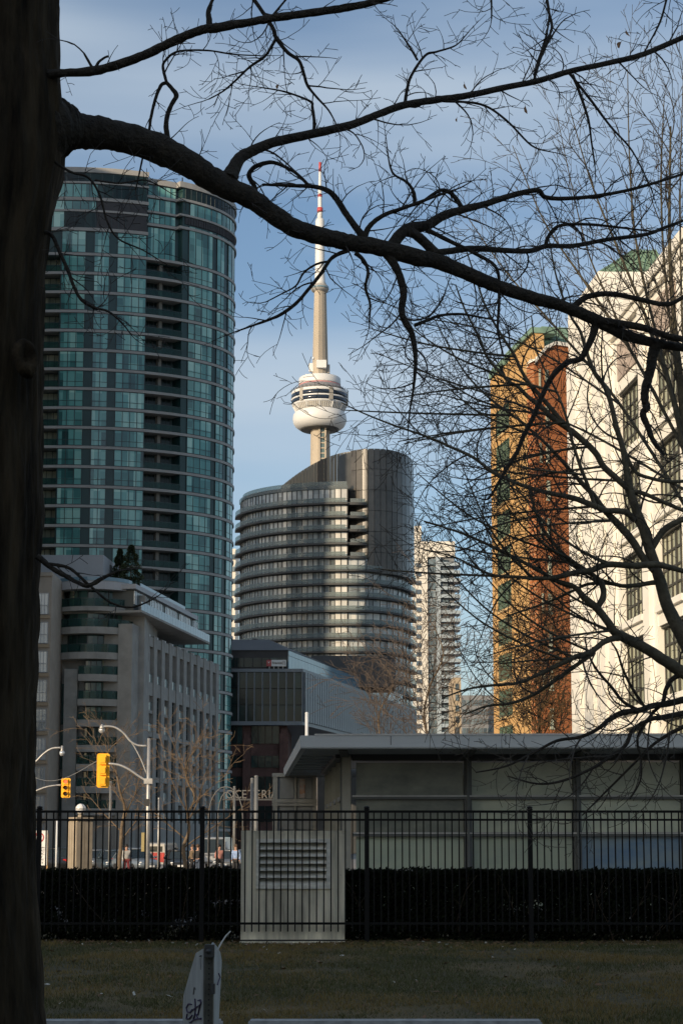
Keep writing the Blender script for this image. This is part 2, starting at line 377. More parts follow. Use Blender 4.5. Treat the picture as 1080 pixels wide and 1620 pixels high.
    mb = MB(); mb.arc(P, tE1 + .02, T(369.5), -0.3, -0.04, zr[3] + 1.0, zr[2] - .1, 10)
    for k in range(30):
        t = tE1 + .02 + (T(369.5) - tE1 - .02) * k / 29; mb.arc(P, t - .002, t + .002, -.04, .05, zr[3] + 1.0, zr[2] - .1, 1)
    mb.build('louvre_panel', M['black_panel'], root)
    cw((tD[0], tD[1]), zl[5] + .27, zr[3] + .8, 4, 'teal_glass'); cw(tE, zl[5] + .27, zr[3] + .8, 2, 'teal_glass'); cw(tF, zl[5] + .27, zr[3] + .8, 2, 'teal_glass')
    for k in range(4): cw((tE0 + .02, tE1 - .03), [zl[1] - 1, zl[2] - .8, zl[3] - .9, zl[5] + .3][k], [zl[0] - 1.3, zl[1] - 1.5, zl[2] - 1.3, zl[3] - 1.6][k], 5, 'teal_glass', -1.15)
    for x in (163, 183):                             # exhaust caps on the roof
        q = P(T(x), -4); mb = MB(); mb.lathe([(0.5, 0), (0.5, 0.7), (1.2, 0.8), (1.2, 1.25), (0.3, 1.35)], 14)
        mb.build('roof_vent', M['conc'], root, loc=(q[0], q[1], ztop + 0.3))
    q = P(T(294), -1.5); mb = MB(); mb.tube([(0, 0, 0), (0, 0, 2.2)], 0.12, 5); mb.build('roof_mast', M['dark_metal'], root, loc=(q[0], q[1], ztop - 1))
teal_tower()

# ------------------------------------------------------------------ grey stone mid-rise with a round balconied corner
def grey_block():
    c0 = at(208, 1100, 212.0); c1 = at(345, 1100, 256.0)
    ang = math.atan2(c1.y - c0.y, c1.x - c0.x); Ln = math.hypot(c1.x - c0.x, c1.y - c0.y)
    root = thing('residential_block', (c0.x, c0.y, 0), 0, 'grey stone mid-rise block with round corner balconies and glass-fronted penthouse', 'building')
    ca, sa = math.cos(ang), math.sin(ang)
    def F(x, y, z=0): return Vector((x * ca - y * sa, x * sa + y * ca, z))       # facade frame: x along, -y outwards (to the right)
    RM = Matrix.Rotation(ang, 4, 'Z')
    zp = zat(989, 212); 
    def Z(py, D=214.0): return zat(py, D)
    # right facade ------------------------------------------------
    body = MB(); body.box(0.3, Ln, 1.4, 16, 0, zp - 0.6, 0, RM)
    body.build('wall', M['conc'], root)
    p0 = 3.6                                                    # big corner pier
    mb = MB(); mb.box(0, p0, 0, 1.8, 0, zp + .2, 0, RM); mb.build('pier', M['conc'], root)
    nb = 11; bw = (Ln - p0) / nb; pw = bw * 0.42
    zt, zb = Z(1013), Z(1071); zband = Z(1086)
    st = [Z(1087), Z(1152), Z(1160), Z(1225), Z(1233), Z(1298)]
    pier = MB(); pier.box(-pw / 2, pw / 2, 0, 1.5, 0, zp - 0.2, 0)
    pier_me = None
    for k in range(1, nb + 1):
        x = p0 + bw * k - pw * 0.2; wide = k in (3, 7)
        loc = F(x, 0)
        if pier_me is None: o = pier.build('pier', M['conc'], root, loc=loc); pier_me = o.data
        else: o = link('pier', pier_me, root, loc)
        o.rotation_euler.z = ang
    def wpart(name, m, x0, x1, y0, y1, z0, z1):
        b = MB(); b.box(x0, x1, y0, y1, z0, z1, 0, RM); return b.build(name, m, root)
    wpart('beam', M['conc'], p0, Ln, 0.12, 1.45, zt, zp - 0.4)
    wpart('beam', M['conc'], p0, Ln, 0.12, 1.45, zband - 0.55, zb - 0.02)
    for a_, b_ in ((1, 2), (3, 4)): wpart('beam', M['conc'], p0, Ln, 0.12, 1.45, st[b_], st[a_])
    wpart('beam', M['conc'], p0, Ln, 0.12, 1.45, 0, max(0.5, st[5]))
    wm = MB(); ww = bw - pw; hh = st[0] - st[1]
    wm.box(0, ww, 0.5, 0.7, 0, hh, 0)
    for xx in (0, ww * 0.45, ww - .08): wm.box(xx, xx + .08, 0.4, 0.6, 0, hh, 1)
    for q in range(7): wm.box(0, ww, 0.4, 0.6, hh * q / 6.1, hh * q / 6.1 + .08, 1)
    wme = None
    rl = MB(); rl.box(0, ww, 0.25, 0.32, 0, 1.05, 0); rl.box(0, ww, 0.22, 0.35, 1.05, 1.12, 1); rme = None
    M['rail_pale'] = mat('rail_glass_pale', (0.22, 0.27, 0.27), 0.15, objvar=0.35)
    ml = MB(); ml.box(0, ww, 0.12, 1.4, -0.2, 0.2); mle = None
    vt = MB()
    for k in range(nb):
        x = p0 + bw * k + pw * 0.3
        if rme is None: o = rl.build('balcony_rail', [M['rail_pale'], M['frame_dark']], root, loc=F(x, 0, zb)); rme = o.data
        else: o = link('balcony_rail', rme, root, F(x, 0, zb))
        o.rotation_euler.z = ang
        for (za, zc) in ((st[0], st[1]), (st[2], st[3]), (st[4], st[5])):
            if k % 2 == 0:
                if wme is None: o = wm.build('window', [M['dark_glass'], M['frame_dark']], root, loc=F(x, 0, zc)); wme = o.data
                else: o = link('window', wme, root, F(x, 0, zc))
                o.rotation_euler.z = ang
            else:
                zm = (za + zc) / 2
                if mle is None: o = ml.build('loggia_floor', M['conc'], root, loc=F(x, 0, zm)); mle = o.data
                else: o = link('loggia_floor', mle, root, F(x, 0, zm))
                o.rotation_euler.z = ang
                for zz in (zm + .2, zc + .05):
                    o = link('balcony_rail', rme, root, F(x, 0, zz)); o.rotation_euler.z = ang
        b = MB(); b.box(x + .4, x + 1.0, 0.2, 1.0, zp - .55, zp - .1, 0, RM); b.build('roof_scupper', M['white_metal'], root)
    # penthouse: overhanging slab with glass balustrade, set-back window band, roof parapet
    e0, e1 = Z(974), Z(962)
    far = Ln - 10.5
    wpart('penthouse_slab', M['conc'], -0.5, far, -1.3, 9, e0 + 0.08, e0 + .35)
    ng = 26; gw = (far + 0.5) / ng; gm = None
    for k in range(ng):
        b = MB(); b.box(0.03, gw - .03, 0, 0.06, 0, 1.05)
        loc = F(-0.5 + gw * k, -1.3, e0 + .36)
        if gm is None: o = b.build('balustrade_panel', M['cyan_glass'], root, loc=loc); gm = o.data
        else: o = link('balustrade_panel', gm, root, loc)
        o.rotation_euler.z = ang
    pz0, pz1 = e0 + .35, e0 + 3.2
    wpart('penthouse_wall', M['frame_dark'], 1.0, far - 1.5, 0.2, 9, pz0, pz1)
    np_ = 22; pwid = (far - 2.5) / np_; pm = None
    for k in range(np_):
        if k % 5 == 4: continue
        b = MB(); b.box(.1, pwid - .1, -.1, 0.2, 1.0, 2.75, 0); b.box(pwid * .46, pwid * .54, -.16, 0, 1.0, 2.75, 1)
        loc = F(1.0 + pwid * k, 0.2, pz0)
        if pm is None: o = b.build('window', [M['grey_glass'], M['white_metal']], root, loc=loc); pm = o.data
        else: o = link('window', pm, root, loc)
        o.rotation_euler.z = ang
    wpart('roof_parapet', M['white_metal_b'], 0.2, far - 3, -0.3, 9, pz1, pz1 + .6)
    wpart('roof_rail', M['cyan_glass'], 6, far - 6, 0.8, 0.9, pz1 + .6, pz1 + 1.6)
    # round corner --------------------------------------------------
    cc = at(144, 1100, 214.5); rx = -(cc.x - c0.x) + 0.3
    ex = cc.x - c0.x; a = 5.35; b = 3.4
    b = 4.9; P = ellipse(ex, cc.y - c0.y + 1.5, a, b)
    ys = [967, 1003, 1043, 1078, 1117, 1150, 1190, 1220, 1255, 1290]
    core = MB(); core.box(ex - a - 2, 1.2, 3.0, 18, 0, Z(940))
    core.build('wall', M['conc'], root)
    def curved(name, mats, t0, t1, o0, o1, z0, z1, n=14, m=0):
        q = MB(); q.arc(P, t0, t1, o0, o1, z0, z1, n, m); return q.build(name, mats, root)
    for i, y in enumerate(ys):
        zc = Z(y, 212); z_up = Z(ys[i - 1], 212) if i else zc + 3.0
        lo = -1.55 if i < 3 else -0.22
        curved('balcony_slab', M['conc'], lo, 1.55, -3.4, 0.0, zc, zc + (0.85 if i else 0.55))
        base = zc + (0.85 if i else .55)
        nr = 9 if i < 3 else 6
        for k in range(nr):
            t0 = lo + (1.5 - lo) * k / nr; t1 = lo + (1.5 - lo) * (k + 1) / nr
            q = MB(); q.arc(P, t0 + .012, t1 - .012, -0.16, -0.10, base, base + 1.0, 2); q.arc(P, t0, t1, -.18, -.08, base + 1.0, base + 1.07, 2, 1)
            q.build('balcony_rail', [M['rail_glass'], M['frame_dark']], root)
        nw = 8
        for k in range(nw):
            t0 = lo + .1 + (1.2 - lo) * k / nw; t1 = lo + .1 + (1.2 - lo) * (k + 1) / nw
            q = MB(); q.arc(P, t0 + .012, t1 - .012, -1.6, -1.45, base, z_up - 0.02, 2, 0)
            q.arc(P, t0 - .01, t0 + .014, -1.55, -1.35, base, z_up - .02, 1, 1)
            q.build('window', [M['corner_glass'], M['frame_dark']], root)
    curved('balcony_soffit', M['conc'], -1.5, 1.5, -3.4, -0.3, Z(925, 212), Z(925, 212) + 0.5)
    curved('penthouse_band', M['white_metal_b'], -1.55, 1.45, -3.4, 0.1, Z(933, 212), Z(921, 212))
    curved('terrace_rail', M['cyan_glass'], -1.5, 1.4, -0.5, -0.4, Z(921, 212), Z(913, 212))
    # left pier beside the balconies and the glazed strip beyond it
    xl = at(100, 1150, 212).x - c0.x; xr = at(121, 1150, 212).x - c0.x
    q = MB(); q.box(xl, xr, 0.2, 2.5, 0, Z(1058, 212)); q.build('pier', M['conc'], root)
    xa = at(74, 1150, 212).x - c0.x
    q = MB(); q.box(xa, xl, 1.8, 2.6, 0, Z(1066, 212)); q.build('wall', M['conc'], root)
    for (y0, y1) in ((1080, 1145), (1156, 1216), (1228, 1290)):
        q = MB(); q.box(xa + .6, xl - .02, 1.5, 1.9, Z(y1, 212), Z(y0, 212), 0)
        for k in range(4): q.box(xa + .6 + .5 * k, xa + .66 + .5 * k, 1.42, 1.6, Z(y1, 212), Z(y0, 212), 1)
        q.build('window', [M['corner_glass'], M['frame_dark']], root)
    # mechanical penthouse
    D = 219.0
    x0 = at(40, 900, D).x - c0.x; x1 = at(164, 900, D).x - c0.x; x2 = at(187, 900, D + 9).x - c0.x
    q = MB(); q.prism([(x0, D - c0.y), (x1, D - c0.y), (x2, D + 9 - c0.y), (x2, D + 16 - c0.y), (x0, D + 16 - c0.y)], Z(967) + 3, zat(878, D))
    q.build('mechanical_penthouse', M['white_metal_b'], root)
    q = MB(); q.box(-.6, .6, -.1, .05, 0, 1.6); o = q.build('vent_grille', M['slab_dark'], root, loc=((x1 + x2) / 2, D + 4.4 - c0.y, zat(905, D)))
    o.rotation_euler.z = math.atan2(9, x2 - x1)
M['white_metal_b'] = mat('pale_cladding', (0.36, 0.37, 0.385), 0.6, var=0.05, scale=0.6)
M['corner_glass'] = glass('corner_glass', [(0.36, (0.008, 0.02, 0.02)), (0.5, (0.015, 0.05, 0.045)), (0.60, (0.06, 0.15, 0.13)), (0.66, (0.50, 0.45, 0.28))])
grey_block()

# beige neighbour at the left edge
def beige_block():
    D = 205.0; p0, p1 = at(20, 1100, D), at(79, 1100, D)
    root = thing('apartment_house', (p0.x, D, 0), 0, 'beige stone apartment house half hidden behind the big tree trunk', 'building')
    w = p1.x - p0.x; zt = zat(905, D)
    mb = MB(); mb.box(0, w, 0, 14, 0, zt); mb.box(-.2, w + .1, -.2, .1, zt - .5, zt - .15); mb.build('wall', M['beige'], root)
    xs = [at(58, 1100, D).x - p0.x, at(30, 1100, D).x - p0.x]
    me = None; ms = None
    for y in range(938, 1330, 46):
        for x in xs:
            z1, z0 = zat(y, D), zat(y + 34, D)
            b = MB(); b.box(0, 1.25, -.05, .1, 0, z1 - z0, 0)
            for q in (0, .38, .76, 1.2): b.box(q, q + .05, -.12, 0, 0, z1 - z0, 1)
            for q in (0, .4, .97): b.box(0, 1.25, -.12, 0, (z1 - z0) * q, (z1 - z0) * q + .06, 1)
            if me is None: me = b.build('window', [M['grey_glass'], M['white_metal_b']], root, loc=(x, 0, z0)).data
            else: link('window', me, root, (x, 0, z0))
            b = MB(); b.box(-.2, 1.45, -.2, .05, -.5, -.1)
            if ms is None: ms = b.build('window_sill', M['beige_b'], root, loc=(x, 0, z0)).data
            else: link('window_sill', ms, root, (x, 0, z0))
M['beige'] = mat('beige_stone', (0.33, 0.29, 0.24), 0.85, var=0.1, scale=0.6)
M['beige_b'] = mat('beige_sill', (0.36, 0.28, 0.19), 0.85)
beige_block()

# ------------------------------------------------------------------ curved dark tower in the middle
def curved_tower():
    D0 = 425.0
    c = at(556, 900, D0); a = c.x - at(369, 900, D0 + 16).x; b = 22.0
    root = thing('balcony_tower', (c.x, D0 + b, 0), 0, 'dark oval condominium tower wrapped in curved balconies with a black drum top', 'tower')
    P = ellipse(0, 0, a, b); PW = ellipse(c.x, D0 + b, a, b)
    T = lambda x, z=zat(900, D0): solve_t(PW, x, z)
    ar = at(661, 980, D0 + 12).x - c.x
    # right half is a tighter curve
    def P2(t, o=0.0):
        if t <= 0: return P(t, o)
        return ((ar + o) * math.sin(t), -(b + o) * math.cos(t))
    tR = T(552)
    ztop = zat(766, D0); pitch = zat(795, D0) - zat(816.2, D0); zs = [zat(795.5, D0) - pitch * k for k in range(40)]
    zs = [z for z in zs if z > 25]
    nlow = 5                                           # storeys below the notch start here
    poly = [P(-1.57 + (T(549) + 1.57) * k / 14, -1.6) for k in range(15)]
    core = MB(); core.prism(poly + [(P(T(549), -12)), (P(-1.57, -1.6)[0] + 2, 4)], 0, ztop); core.build('wall', M['slab_dark'], root)
    q = [P2(-0.6 + 2.17 * k / 14, -1.6) for k in range(15)]
    core = MB(); core.prism(q + [(0, 6)], 0, zs[nlow] + 0.1); core.build('wall', M['slab_dark'], root)
    # storeys
    t0a, t1a = -1.57, T(550)
    nwin = 15; meshes = {}
    def window(key, t0, t1, z, h, o=-1.5):
        if key not in meshes:
            w = MB(); w.arc(P2, t0 + .004, t1 - .004, o - .2, o, 0, h, 2, 0)
            for tt in (t0, (t0 + t1) / 2): w.arc(P2, tt - .004, tt + .004, o - .1, o + .12, 0, h, 1, 1)
            w.arc(P2, t0, t1, o - .1, o + .1, 1.0, 1.08, 2, 1)
            meshes[key] = w.build('window', [M['grey_glass'], M['slab_dark']], root, loc=(0, 0, z)).data
        else: link('window', meshes[key], root, (0, 0, z))
    sl = MB(); sl.arc(P, t0a, t1a, -2.5, 0.0, -.22, .22, 30); slm = sl.build('balcony_slab', M['slab_dark'], root, loc=(0, 0, zs[0])).data
    rl = MB(); rl.arc(P, t0a, t1a - .02, -.12, -.06, 0, 1.05, 30); rlm = rl.build('balcony_rail', M['rail_grey'], root, loc=(0, 0, zs[0] + .32)).data
    sl = MB(); sl.arc(P2, t0a, 1.57, -2.5, 0.0, -.22, .22, 44); slm2 = None
    rl = MB(); rl.arc(P2, t0a, 1.57, -.12, -.06, 0, 1.05, 44); rlm2 = None
    for i, z in enumerate(zs):
        if 0 < i < nlow: link('balcony_slab', slm, root, (0, 0, z)); link('balcony_rail', rlm, root, (0, 0, z + .32))
        elif i >= nlow:
            if slm2 is None:
                slm2 = sl.build('balcony_slab', M['slab_dark'], root, loc=(0, 0, z)).data; rlm2 = rl.build('balcony_rail', M['rail_grey'], root, loc=(0, 0, z + .32)).data
            else: link('balcony_slab', slm2, root, (0, 0, z)); link('balcony_rail', rlm2, root, (0, 0, z + .32))
        if i > 15: continue
        h = pitch - .64
        for k in range(nwin):
            if i == 0: h = ztop - z - 1.3
            window(('a' if i else 'top', k), t0a + (t1a - t0a) * k / nwin, t0a + (t1a - t0a) * (k + 1) / nwin, z + .32, h)
        if i >= nlow:
            for k in range(6):
                t = t1a + (1.5 - t1a) * k / 6; window(('b', k), t, t1a + (1.5 - t1a) * (k + 1) / 6, z + .32, pitch - .64)
    mb = MB(); mb.arc(P, -1.57, t1a, -3, -1.1, ztop - .9, ztop, 30); mb.build('parapet', M['rail_grey'], root)
    mb = MB(); mb.arc(P, -1.5, t1a - .01, -2.2, -2.0, ztop, ztop + 1.2, 30); mb.build('parapet_rail', M['rail_grey'], root)
    # bright glazed strip beside the notch: sun glint painted as pale panes
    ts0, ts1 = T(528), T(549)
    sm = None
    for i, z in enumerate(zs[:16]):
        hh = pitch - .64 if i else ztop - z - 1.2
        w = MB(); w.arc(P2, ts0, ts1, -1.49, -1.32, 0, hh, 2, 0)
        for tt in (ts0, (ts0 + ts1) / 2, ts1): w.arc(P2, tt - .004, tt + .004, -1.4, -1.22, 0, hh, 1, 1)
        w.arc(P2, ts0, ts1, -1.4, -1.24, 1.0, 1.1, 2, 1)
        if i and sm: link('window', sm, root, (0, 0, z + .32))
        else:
            o = w.build('window', [M['glint_glass'], M['slab_dark']], root, loc=(0, 0, z + .32))
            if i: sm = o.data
    # short balconies in the notch
    for z in zs[:nlow + 1]:
        q = MB(); q.arc(P2, t1a, T(600), -6, -0.6, -.32, .32, 6); q.build('balcony_slab', M['slab_dark'], root, loc=(0, 0, z))
        if z != zs[nlow]:
            q = MB(); q.arc(P2, t1a + .02, T(596), -.8, -.74, .32, 1.3, 6); q.build('balcony_rail', M['rail_grey'], root, loc=(0, 0, z))
            q = MB(); q.arc(P2, t1a + .02, T(592), -6, -5.6, .33, pitch - .4, 6); q.build('balcony_door', M['grey_glass'], root, loc=(0, 0, z))
    # drum: dark curtain wall rising above the roof
    dz0 = zat(905, D0); dzt = zat(712, D0 + 4)
    xl = at(557, 800, D0 + 7).x - c.x; xr = at(655, 800, D0 + 20).x - c.x
    def PD(t, o=0.0):
        return ((xl + xr) / 2 - 3 + ((xr - xl) / 2 + 3 + o) * math.sin(t), 22 - b - 2 + 1 - (20 + o) * math.cos(t) * 0.95)
    cols = 18
    tt0, tt1 = -0.95, 1.57
    core = MB(); core.prism([PD(tt0 + (tt1 - tt0) * k / 24, -.4) for k in range(25)] + [(PD(tt0)[0], 20), ], dz0, dzt - .3); core.build('drum_core', M['slab_dark'], root)
    for k in range(cols):
        ta = tt0 + (tt1 - tt0) * k / cols; tb = tt0 + (tt1 - tt0) * (k + 1) / cols
        px = PD(ta)
        if proj((px[0] + c.x, px[1] + D0 + b, dz0))[0] < 553: continue
        zt = dzt - (0 if k < cols - 4 else (k - cols + 5) ** 1.7 * 0.16)
        rows = [dz0 + (zt - dz0) * r / 6 for r in range(7)]
        for r in range(6):
            q = MB(); q.arc(PD, ta + .006, tb - .006, -.3, -.05 + .03 * rng.random(), rows[r] + .06, rows[r + 1] - .06, 1); q.build('drum_panel', M['drum_glass'], root)
    # curved dark fin sweeping down to the left behind the balconies
    fy = 8.0; n = 22; top = []; 
    xs0, xs1 = 444.0, 559.0
    pts = []
    for k in range(n + 1):
        px = xs0 + (xs1 - xs0) * k / n; s = k / n
        py = 770 - 56 * (1 - (1 - s) ** 1.75)
        w = at(px, py, D0 + b + fy - 8 * s); pts.append((w.x - c.x, w.y - D0 - b, w.z))
    for k in range(n):
        p, q_ = pts[k], pts[k + 1]
        q = MB(); q.prism([(p[0] + .03, p[1]), (q_[0] - .03, q_[1]), (q_[0] - .03, q_[1] + 3), (p[0] + .03, p[1] + 3)], ztop - 4, [p[2], q_[2], q_[2], p[2]])
        q.build('fin_panel', M['fin'] if k not in (11, 12, 13) else M['black'], root)
M['rail_grey'] = see_through('balcony_rail_grey', (0.30, 0.33, 0.33), 0.12, 0.42, (0.7, 0.78, 0.76))
M['glint_glass'] = glass('glint_glass', [(0.30, (0.45, 0.44, 0.41)), (0.5, (0.74, 0.72, 0.66)), (0.7, (0.82, 0.8, 0.74))], rough=0.12, spec=0.8)  # pale tone carries the sun's reflection in the colour
M['fin'] = mat('fin_cladding', (0.06, 0.062, 0.052), 0.3, objvar=0.12)
curved_tower()

# ------------------------------------------------------------------ dark office over a brick podium
def office():
    D0, D1 = 312.0, 405.0
    c0 = at(478, 1100, D0); c1 = at(655, 1100, D1); xl = at(325, 1100, D0 + 3).x
    root = thing('office_building', (c0.x, D0, 0), 0, 'dark glass office with ribbed metal side and pale blue glass band above a brick base', 'building')
    Lf = c0.x - xl; rx, ry = c1.x - c0.x, D1 - D0; Ls = math.hypot(rx, ry); an = math.atan2(ry, rx)
    Z = lambda y: zat(y, D0)
    z_roof, z_led, z_bot = Z(1028), Z(1059), Z(1143)
    dn = (rx / Ls, ry / Ls)
    body = MB(); body.prism([(-Lf, .5), (-.5, .5), (rx - .5, ry), (-Lf, ry)], z_bot, z_led - .4); body.build('wall', M['black_panel'], root)
    b = MB(); b.prism([(-Lf, -.3), (.15, -.3), (rx + .4, ry), (-Lf, ry)], z_led - .5, z_led + .1); b.build('ledge', M['metal_grey'], root)
    b = MB(); b.prism([(-Lf, -.4), (.15, -.4), (rx + .4, ry), (-Lf, ry)], z_bot - .5, z_bot + .2); b.build('ledge', M['metal_grey'], root)
    # front curtain wall: panes between fins
    n = 13; w = 1.46; pm = fm = None
    rows = [z_bot + .2 + (z_led - .7 - z_bot) * r / 3 for r in range(4)]
    for k in range(n):
        x = -w * (k + 1)
        for r in range(3):
            q = MB(); q.box(.06, w - .06, .2, .4, .06, rows[1] - rows[0] - .06)
            if pm is None: pm = q.build('pane', M['dark_glass'], root, loc=(x, 0, rows[r])).data
            else: link('pane', pm, root, (x, 0, rows[r]))
        q = MB(); q.box(-.1, .1, -.25, .3, z_bot + .2, z_led - .5)
        if fm is None: fm = q.build('fin', M['metal_grey'], root, loc=(x + w, 0, 0)).data
        else: link('fin', fm, root, (x + w, 0, 0))
    # side: ribbed cladding
    nr = 58; rw = Ls / nr; rm = None
    for k in range(nr):
        q = MB(); q.box(rw * .22, rw * .98, -.55, .1, z_bot + .2, z_led - .5)
        loc = (dn[0] * rw * k, dn[1] * rw * k, 0)
        if rm is None: o = q.build('cladding_rib', M['metal_grey'], root, loc=loc); rm = o.data
        else: o = link('cladding_rib', rm, root, loc)
        o.rotation_euler.z = an
    # upper storey
    sb = at(455, 1045, D0 + 1).x - c0.x
    b = MB(); b.prism([(-Lf, 1), (sb, 1), (rx - 3, ry), (-Lf, ry)], z_led + .1, z_roof); b.build('upper_wall', M['black_panel'], root)
    for k in range(9):
        q = MB(); q.box(.05, 1.5, .85, 1.0, .5, (z_roof - z_led) * .62); q.build('pane', M['dark_glass'], root, loc=(sb - 1.6 * (k + 1), 0, z_led))
    m2 = MB(); L2 = math.hypot(rx - 3 - sb, ry - 1); an2 = math.atan2(ry - 1, rx - 3 - sb); n2 = 44; pw = L2 / n2; m2m = None
    for k in range(n2):
        for (za, zb) in ((z_led + .15, z_led + (z_roof - z_led) * .72), (z_led + (z_roof - z_led) * .74, z_roof - .03)):
            q = MB(); q.box(.03, pw - .03, -.2, -.02, 0, zb - za)
            o = q.build('band_pane', M['cyan_glass'], root, loc=(sb + math.cos(an2) * pw * k, 1 + math.sin(an2) * pw * k, za)); o.rotation_euler.z = an2
    xr = at(426, 1012, D0 + 14).x - c0.x
    b = MB(); b.v = [(-Lf, .6, z_roof), (sb + .2, .6, z_roof), (rx - 2.8, ry, z_roof), (-Lf, ry, z_roof), (-Lf, 13, zat(1012, D0 + 13)), (xr, 13, zat(1012, D0 + 13)), (rx - 12, ry, zat(1012, D0 + 13)), (-Lf, ry, zat(1012, D0 + 13))]
    b.f = [(3,2,1,0),(4,5,6,7),(0,1,5,4),(1,2,6,5),(2,3,7,6),(3,0,4,7)]; b.m = [0] * 6; b.build('roof', M['slab_dark_b'], root)
    b = MB(); b.box(at(490, 1060, 350).x - c0.x, at(598, 1060, 350).x - c0.x + 4, 52, 66, z_roof - 2, zat(1042, 370)); b.build('roof_plant', M['slab_dark_b'], root)
    for (px, py) in ((402, 1011), (406, 1012), (460, 1018)):
        p = at(px, py, D0 + 15); q = MB(); q.box(-.4, .4, -.4, .4, 0, 1.0); q.build('roof_vent', M['conc'], root, loc=(p.x - c0.x, 15, p.z - .9))
    # podium: brick piers, spandrels, windows
    pz = Z(1143)
    b = MB(); b.box(-Lf, -2.8, 1.2, 30, 0, pz - .4); b.build('podium_wall', M['brick_dark'], root)
    xs = [at(x, 1180, D0).x - c0.x for x in (362, 386, 396, 444, 456)]
    for (x0, x1, yt) in ((xs[0] - 4, xs[0] + .3, 1165), (xs[1] - .2, xs[2], 1168), (xs[3] - .2, xs[4], 1160)):
        q = MB(); q.box(x0, x1, .2, 1.4, 0, Z(yt)); q.box(x0 + .2, x1 - .2, .3, 1.3, Z(yt), Z(yt) + .8); q.build('brick_pier', M['brick_dark'], root)
    for (y0, y1) in ((1147, 1176), (1195, 1214), (1228, 1262), (1275, 1300)):
        for (x0, x1, nn) in ((xs[0] + .4, xs[1] - .3, 2), (xs[2] + .1, xs[3] - .3, 4)):
            for k in range(nn):
                wv = (x1 - x0) / nn; q = MB(); q.box(x0 + wv * k + .06, x0 + wv * (k + 1) - .06, 1.0, 1.25, Z(y1), Z(y0)); q.build('window', M['dark_glass'], root)
    return root, c0, D0
M['slab_dark_b'] = mat('roof_membrane', (0.10, 0.10, 0.10), 0.8, var=0.1, scale=0.3)
M['brick_dark'] = mat('dark_red_brick', (0.11, 0.06, 0.05), 0.9, var=0.25, scale=0.8, bump=0.2)
off_root, off_c, off_D = office()
def text_mesh(body, size, m, parent, loc, rz=0, depth=0.05, name='letter', align='LEFT', squeeze=1.0):
    cu = bpy.data.curves.new(name, 'FONT'); cu.body = body; cu.size = size; cu.extrude = depth; cu.align_x = align
    to = bpy.data.objects.new(name + '_tmp', cu); COL.objects.link(to)
    dg = bpy.context.evaluated_depsgraph_get(); me = bpy.data.meshes.new_from_object(to.evaluated_get(dg))
    bpy.data.objects.remove(to); me.materials.clear(); me.materials.append(m)
    o = link(name, me, parent, loc); o.rotation_euler = (math.pi / 2, 0, rz); o.scale = (squeeze, 1, 1); return o
def roof_sign():
    D = off_D - 0.2; p0, p1 = at(421.5, 1054, D), at(452.5, 1054, D); zt = zat(1044, D)
    r = thing('rooftop_sign', (p0.x, D, p0.z), 0, 'small white rooftop sign with a red square logo above the office ledge', 'sign')
    w = p1.x - p0.x; h = zt - p0.z
    b = MB(); b.box(w * .25, w, 0, .3, 0, h); b.build('sign_panel', M['white'], r)
    b = MB(); b.box(0, w * .25, 0, .3, 0, h); b.build('logo_panel', M['red_paint'], r)
    b = MB()
    for (x, z, s) in ((.12, .55, .16), (.09, .7, .1), (.16, .7, .1), (.125, .3, .05)): b.box(w * x - s * h / 2, w * x + s * h / 2, -.05, 0, h * z - s * h / 2, h * z + s * h / 2)
    b.build('logo_mark', M['white'], r)
    text_mesh('financial', h * .5, M['brick_dark'], r, (w * .3, -.03, h * .38), name='lettering')
    b = MB()
    for k in range(2): b.box(w * (.85 + .07 * k), w * (.87 + .07 * k), -.05, 0, h * .15, h * .85); 
    b.build('sign_mark', M['brick_dark'], r)
    for k in range(4): b = MB(); b.box(w * (.15 + .23 * k) - .08, w * (.15 + .23 * k) + .08, .05, .25, zat(1058, D) - p0.z, 0); b.build('bracket', M['galv'], r)
roof_sign()
def letters():
    D = 120.0; p = at(366, 1263, D)
    r = thing('letter_sign', (p.x, D, 0), 0, 'row of pale raised capital letters on a thin rail in front of the brick base', 'sign')
    s = zat(1249.5, D) - zat(1263, D)
    x = -2.0
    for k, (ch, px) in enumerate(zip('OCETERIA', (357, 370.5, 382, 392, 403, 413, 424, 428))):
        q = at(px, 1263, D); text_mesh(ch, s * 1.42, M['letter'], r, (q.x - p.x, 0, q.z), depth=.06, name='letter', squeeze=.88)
    b = MB(); b.box(at(352, 1263, D).x - p.x, at(440, 1263, D).x - p.x, -.05, .15, p.z - .14, p.z - .03); b.build('rail', M['rail_shaded'], r)
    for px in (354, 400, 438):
        b = MB(); x = at(px, 1300, D).x - p.x; b.box(x - .06, x + .06, .16, .3, 0, zat(1246, D)); b.build('post', M['rail_shaded'], r)
M['letter'] = mat('letter_shaded', (0.12, 0.12, 0.115), 0.6); M['rail_shaded'] = mat('rail_shaded', (0.05, 0.052, 0.055), 0.7)  # dark tones put the shade over this sign into the colour
letters()

